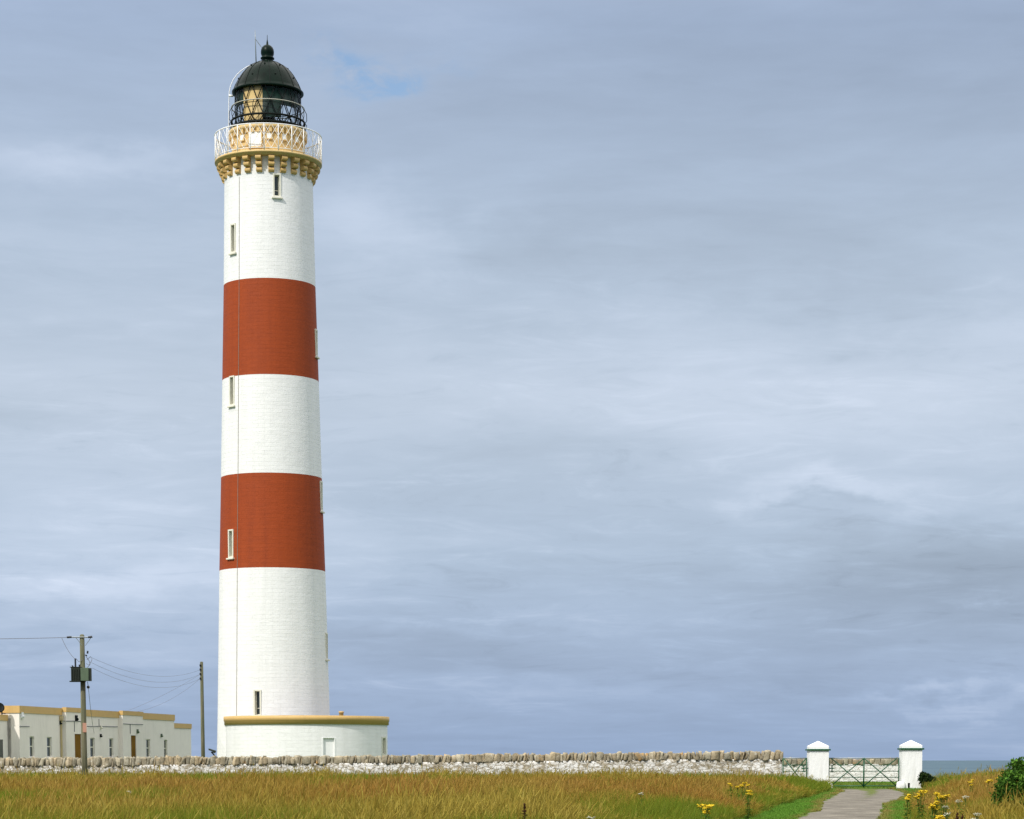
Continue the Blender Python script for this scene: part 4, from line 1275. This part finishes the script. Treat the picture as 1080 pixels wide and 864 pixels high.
sc_ = P(979, 826, 110.6)  # grass tufts by the pillar; their shade is put into the dark leaf colours
shrub('painted_shade_tufts', 'low grass tufts with shade painted into dark leaves, against the pillar on its seaward side', (sc_.x + .05, 110.9, 0), (.5, .4, .5), 3500, .085, ((.012, .030, .008), (.035, .065, .014)),
      [(-.12, 0, .40, .30), (-.2, 0, .52, .22), (.18, 0, .30, .22), (0, -.1, .18, .30)], 8)

# ------------------------------------------------------------------ wild flowers
def flower_plant(name, label, px, py, h, cat, nst, spread, kind, seed, group):
    Yd = (EYE - h) * F / (py - HY)
    for _ in range(3):
        x = inv(px, py, Yd)[0]; z0 = float(gz(x, Yd)); Yd = (EYE - h - z0) * F / (py - HY)
    x = inv(px, py, Yd)[0]
    rn = random.Random(seed)
    root = empty(name, (x, Yd, float(gz(x, Yd))), label, cat, group)
    st = MB(); lf = MB(); heads = []
    stemc = {'yellow': (.10, .17, .03, 1), 'white': (.10, .15, .035, 1), 'dock': (.06, .028, .014, 1)}[kind]
    st.cur = stemc
    for k in range(nst):
        a = rn.uniform(0, 2 * PI); r_ = spread * math.sqrt(rn.random()) if nst > 1 else 0
        hx, hy = r_ * math.cos(a), r_ * math.sin(a); hh = h * rn.uniform(.86, 1.0) if k else h
        bend = rn.uniform(-.03, .03)
        st.tube([(hx * .25, hy * .25, -.02), (hx * .5 + bend, hy * .5, hh * .5), (hx, hy, hh - .03)], .006, 5, radii=[.008, .006, .004])
        for j in range(26):
            t = rn.uniform(.12, .86) ; aa = rn.uniform(0, 2 * PI); L_ = rn.uniform(.06, .14) * (1.2 - t * .6)
            c = Vector((hx * (.25 + .7 * t), hy * (.25 + .7 * t), hh * t)); dr = Vector((math.cos(aa), math.sin(aa), rn.uniform(-.1, .5))).normalized(); sd_ = dr.cross(Vector((0, 0, 1))).normalized() * L_ * .26
            g_ = rn.uniform(.7, 1.3); lf.cur = (.085 * g_, .18 * g_, .025 * g_, 1) if kind != 'dock' else (.07 * g_, .06 * g_, .02 * g_, 1)
            lf.quad(c, c + dr * L_ * .5 + sd_, c + dr * L_ + Vector((0, 0, -.02)), c + dr * L_ * .5 - sd_)
        fm = MB()
        if kind in ('yellow', 'white'):
            rad = rn.uniform(.036, .068) if kind == 'yellow' else rn.uniform(.04, .065)
            nf = 24 if kind == 'yellow' else 22
            st.cur = stemc
            for j in range(nf):
                aa = j * 2.39996; rr = rad * math.sqrt((j + .5) / nf)
                c = Vector((hx + rr * math.cos(aa), hy + rr * math.sin(aa), hh + rn.uniform(-.022, .02) - rr * rr * 2.0))
                if j % 4 == 0: st.tube([(hx, hy, hh - .09), c - Vector((0, 0, .004))], .0025, 4, False)
                s_ = rn.uniform(.013, .019) if kind == 'yellow' else rn.uniform(.009, .014)
                tx, ty = rn.uniform(-.35, .35), rn.uniform(-.35, .35)
                g_ = rn.uniform(.8, 1.1)
                pc_ = (.74 * g_, .54 * g_, .035, 1) if kind == 'yellow' else (.55 * g_, .54 * g_, .42 * g_, 1)
                ring_ = [c + Vector((s_ * math.cos(q), s_ * math.sin(q), s_ * (tx * math.cos(q) + ty * math.sin(q)))) for q in [2 * PI * i / 8 for i in range(8)]]
                fm.cur = pc_
                fm._add([c + Vector((0, 0, s_ * .5))] + ring_ + [c - Vector((0, 0, s_ * .6))], [(0, i + 1, (i + 1) % 8 + 1) for i in range(8)] + [(9, (i + 1) % 8 + 1, i + 1) for i in range(8)])
            heads.append(fm)
        else:
            for j in range(90):
                t = rn.random(); c = Vector((hx + rn.gauss(0, .022 * (1.2 - t)), hy + rn.gauss(0, .022 * (1.2 - t)), hh * (.62 + .38 * t)))
                g_ = rn.uniform(.6, 1.3); fm.cur = (.062 * g_, .024 * g_, .012 * g_, 1); fm.ball(c, rn.uniform(.007, .012), 5, 4, smooth=False)
            heads.append(fm)
    st.build('stem', M_LEAF, root, color=True); lf.build('leaves', M_LEAF, root, color=True)
    for f_ in heads: f_.build('flower_head' if kind != 'dock' else 'seed_head', M_PETAL, root, color=True)
    return root
RW_ = 'yellow ragwort along the drive'
ys_ = [
    (783, 825.5, .82, 5, .16, 'yellow ragwort clump in the field, the fullest one between the wall and the drive'),
    (771.5, 826.6, .78, 2, .10, 'small yellow ragwort at the wall side of the fullest field clump'),
    (788, 834, .74, 3, .12, 'lower yellow ragwort on the drive side of the fullest field clump'),
    (741, 849.5, .80, 4, .13, 'yellow ragwort standing alone low in the field near the picture bottom'),
    (983, 846, .80, 4, .07, 'densest yellow ragwort by the drive, below the pillar beside the sea'),
    (996, 838.5, .82, 4, .09, 'leafy yellow ragwort on the bush side of the densest roadside clump'),
    (972, 834.5, .84, 5, .10, 'yellow ragwort rising just under the foot of the pillar beside the sea'),
    (959, 838.5, .78, 3, .05, 'slender yellow ragwort nearest to the drive edge below the pillar'),
    (986, 836.5, .80, 3, .08, 'yellow ragwort between the pillar foot and the leafy roadside clump'),
    (1027, 822.8, .86, 3, .12, 'yellow ragwort among brown grass, the farther from the bush of two by the sea'),
    (1043, 823, .86, 4, .10, 'yellow ragwort among brown grass close to the bush by the sea'),
    (990, 861, .72, 2, .03, 'short yellow ragwort at the bottom edge under the densest roadside clump'),
    (1052, 820.5, .86, 1, .05, 'single-headed yellow ragwort touching the bush')]
for i, (px, py, h, nst, spd, lb) in enumerate(ys_): flower_plant('ragwort', lb, px, py, h, 'flower', nst, spd, 'yellow', 100 + i, RW_)
ws = [(1016, 840, .80, 2, .09, 'white umbel flower beyond the roadside ragworts'), (995, 851, .76, 2, .06, 'white umbel flower under the roadside ragworts'), (1030, 858, .70, 2, .04, 'white umbel flower beside the dark dock near the bottom edge'),
      (676, 836.5, .75, 1, .05, 'white umbel flower alone in the middle of the brown field'), (624, 862, .62, 2, .05, 'pale umbel flower low in the field at the bottom edge'), (136, 834.5, .75, 1, .05, 'tiny pale flower in the field before the pole and house')]
for i, (px, py, h, nst, spd, lb) in enumerate(ws): flower_plant('cow_parsley', lb, px, py, h, 'flower', nst, spd, 'white', 200 + i, 'white umbel flowers')
ds = [(1012, 856, .74, 3, .07, 'dark brown dock seed head by the roadside flowers'), (553, 847.5, .78, 1, .02, 'dark dock stem standing alone in the field')]
for i, (px, py, h, nst, spd, lb) in enumerate(ds): flower_plant('dock_plant', lb, px, py, h, 'plant', nst, spd, 'dock', 300 + i, 'dock plants')

# ------------------------------------------------------------------ camera, sun, sky
cam = bpy.data.cameras.new('camera'); co = bpy.data.objects.new('camera', cam); col.objects.link(co)
co.location = (0, 0, EYE); co.rotation_euler = (R(90) - PITCH, 0, 0)
cam.sensor_fit = 'HORIZONTAL'; cam.sensor_width = 36; cam.lens = 36 * F / 1080
cam.shift_y = (YP - 432) / 1080; cam.clip_start = .1; cam.clip_end = 200000
scene.camera = co

SEL, SAZ = R(44), R(-37)       # azimuth measured from the view-back direction towards -X
to_sun = Vector((math.sin(SAZ) * math.cos(SEL), -math.cos(SAZ) * math.cos(SEL), math.sin(SEL)))
sun = bpy.data.lights.new('sun', 'SUN'); sun.energy = 3.4; sun.angle = R(.6); sun.color = (1, .955, .88)
so = bpy.data.objects.new('sun', sun); col.objects.link(so); so.rotation_euler = to_sun.to_track_quat('Z', 'Y').to_euler()
so.location = (-40, -40, 60)

wd = bpy.data.worlds.new('World'); scene.world = wd; wd.use_nodes = True
t = NT(wd); bg = t.n['Background']
STR = .1
sky = t.add('ShaderNodeTexSky', sky_type='NISHITA'); sky.sun_disc = False; sky.sun_elevation = SEL
sky.sun_rotation = math.atan2(to_sun.x, to_sun.y)
dirv = t.add('ShaderNodeTexCoord').outputs['Generated']
sp = t.add('ShaderNodeSeparateXYZ'); t.link(dirv, sp.inputs[0])
az = t.math('MULTIPLY', t.math('ARCTAN2', sp.outputs[0], sp.outputs[1]), 57.2958)
el = t.math('MULTIPLY', t.math('ARCSINE', sp.outputs[2]), 57.2958)
# cloud-layer coordinates: the sheet seen in perspective
den = t.math('ADD', t.math('MAXIMUM', sp.outputs[2], 0.0), .085)
cv = t.add('ShaderNodeCombineXYZ'); t.link(t.math('DIVIDE', sp.outputs[0], den), cv.inputs[0]); t.link(t.math('DIVIDE', sp.outputs[1], den), cv.inputs[1])
cl = cv.outputs[0]
n_big = t.noise(t.mapping(cl, (1.0, 1.0, 1), (3.1, 7.7, 0)), .85, 5, .55, .4)
n_mid = t.noise(t.mapping(cl, (1.0, 1.5, 1), (9.3, 1.2, 0)), 2.2, 6, .6, .6)
ca = t.add('ShaderNodeCombineXYZ'); t.link(az, ca.inputs[0]); t.link(el, ca.inputs[1])
n_wsp = t.noise(t.mapping(ca.outputs[0], (.10, .42, 1), (4.4, 2.2, 0)), 1.0, 7, .62, .5)
n_fib = t.noise(t.mapping(ca.outputs[0], (.16, 1.3, 1), (1.4, 9.2, 0)), 1.0, 6, .62, .4)
# large soft patches at fixed bearings and heights in the sky, edges broken by noise
wz = t.add('ShaderNodeTexNoise'); wz.inputs['Scale'].default_value = .35; wz.inputs['Detail'].default_value = 5; wz.inputs['Roughness'].default_value = .6
t.link(t.mapping(ca.outputs[0], (.7, 1.5, 1)), wz.inputs['Vector'])
ws_ = t.add('ShaderNodeSeparateColor'); t.link(wz.outputs['Color'], ws_.inputs[0])
azw = t.math('ADD', az, t.math('MULTIPLY', t.math('SUBTRACT', ws_.outputs[0], .5), 7.0)); elw = t.math('ADD', el, t.math('MULTIPLY', t.math('SUBTRACT', ws_.outputs[1], .5), 3.4))
def bearing(px, py):
    X_, Z_, _ = inv(px, py, 1000.0); return math.degrees(math.atan2(X_, 1000)), math.degrees(math.atan2(Z_ - EYE, math.hypot(X_, 1000)))
def blob(px, py, wpx, hpx):
    a, e = bearing(px, py)
    u = t.math('DIVIDE', t.math('SUBTRACT', azw, a), wpx / 42.8); v = t.math('DIVIDE', t.math('SUBTRACT', elw, e), hpx / 42.8)
    r2 = t.math('ADD', t.math('MULTIPLY', u, u), t.math('MULTIPLY', v, v))
    return t.math('EXPONENT', t.math('MULTIPLY', r2, -1.0))
acc = None
for (px, py, w_, h_, amt) in ((930, 390, 300, 80, .15), (900, 525, 100, 30, .08), (410, 240, 120, 42, .15), (90, 480, 230, 170, .09), (60, 640, 200, 70, .06), (500, 400, 200, 70, .05), (970, 580, 190, 55, -.08), (870, 527, 32, 9, -.10), (800, 130, 380, 130, -.07), (900, 300, 330, 60, -.05), (560, 230, 200, 40, -.05),
                              (600, 690, 420, 70, -.06), (1000, 640, 260, 60, -.08), (130, 180, 130, 20, .11), (120, 605, 200, 18, .11), (480, 560, 260, 26, .05), (560, 655, 260, 8, .04), (860, 505, 60, 16, .10), (60, 60, 150, 70, -.04), (990, 735, 160, 9, .10), (540, 730, 90, 9, .05), (1050, 60, 150, 80, -.04)):
    b_ = t.math('MULTIPLY', blob(px, py, w_, h_), amt)
    acc = b_ if acc is None else t.math('ADD', acc, b_)
acc = t.math('ADD', acc, t.math('MULTIPLY', t.math('SUBTRACT', n_big, .5), .20))
acc = t.math('ADD', acc, t.math('MULTIPLY', t.math('SUBTRACT', n_mid, .5), .10))
acc = t.math('ADD', acc, t.math('MULTIPLY', t.math('SUBTRACT', n_wsp, .5), .22))
acc = t.math('ADD', acc, t.math('MULTIPLY', t.math('SUBTRACT', n_fib, .5), .09))
n_st = t.noise(t.mapping(ca.outputs[0], (.34, 1.9, 1), (7.7, 3.1, 0)), 1.0, 8, .66, 1.1)
lowb = t.ramp(t.math('DIVIDE', el, 20.0), [(.0, .3), (.16, 1.0), (.42, .8), (.7, .15)])
wisp = t.math('MULTIPLY', t.math('MULTIPLY', t.ramp(n_st, [(.5, 0.0), (.72, 1.0)]), lowb), t.ramp(n_mid, [(.4, .15), (.62, 1.0)]))
acc = t.math('ADD', acc, t.math('MULTIPLY', wisp, .12))
dk = t.math('MULTIPLY', t.math('MULTIPLY', t.ramp(n_st, [(.3, 1.0), (.44, 0.0)]), lowb), .07)
acc = t.math('SUBTRACT', acc, dk)
lum = t.math('ADD', 1.0, t.math('MULTIPLY', acc, 1.3))
ce = t.ramp(t.math('DIVIDE', el, 90.0), [(0.0, s2l(151, 172, 204)), (.022, s2l(165, 184, 212)), (.055, s2l(178, 195, 216)), (.095, s2l(186, 200, 217)), (.135, s2l(180, 196, 216)), (.19, s2l(166, 184, 211)), (.28, s2l(205, 211, 220)), (.42, s2l(240, 238, 236)), (1.0, s2l(246, 244, 240))])
up = t.math('MULTIPLY_ADD', t.ramp(t.math('DIVIDE', el, 90.0), [(.215, 0.0), (.40, 1.0)]), .85, 1.0)     # extra sky brightness added overhead as fill for shaded faces
# thicker cloud turns greyer / whiter
ce = t.mix(t.math('MULTIPLY', t.math('MAXIMUM', acc, 0.0), 2.2, clamp=True), ce, s2l(190, 197, 211))
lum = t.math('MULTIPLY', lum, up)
lc = t.add('ShaderNodeCombineColor')
for i in range(3): t.link(lum, lc.inputs[i])
ce = t.mix(1.0, ce, lc.outputs[0], 'MULTIPLY')
sc2 = t.add('ShaderNodeVectorMath', operation='SCALE'); sc2.inputs['Scale'].default_value = 1.0 / STR; t.link(ce, sc2.inputs[0])
# gaps: the blue sky shows through a torn hole, faintly elsewhere
hole = t.math('ADD', blob(384, 76, 34, 15), t.math('MULTIPLY', blob(345, 62, 30, 12), .4))
n_ho = t.noise(t.mapping(ca.outputs[0], (.9, 1.6, 1), (2.7, 5.1, 0)), 1.0, 6, .65, .6)
hole = t.math('MULTIPLY', hole, t.ramp(n_ho, [(.35, 0.0), (.55, 1.0)]))
hole = t.math('MULTIPLY_ADD', hole, 1.3, .01, clamp=True)
sk2 = t.add('ShaderNodeVectorMath', operation='SCALE'); sk2.inputs['Scale'].default_value = 1.45; t.link(sky.outputs[0], sk2.inputs[0])
fin = t.mix(hole, sc2.outputs[0], sk2.outputs[0])
t.link(fin, bg.inputs['Color']); bg.inputs['Strength'].default_value = STR

vs_ = scene.view_settings
vs_.view_transform = 'Standard'; vs_.look = 'None'; vs_.exposure = 0; vs_.gamma = 1; vs_.use_curve_mapping = False
scene.render.film_transparent = False
scene.cycles.use_denoising = True
scene.cycles.max_bounces = 6; scene.cycles.transparent_max_bounces = 12
scene.render.filter_size = 1.3
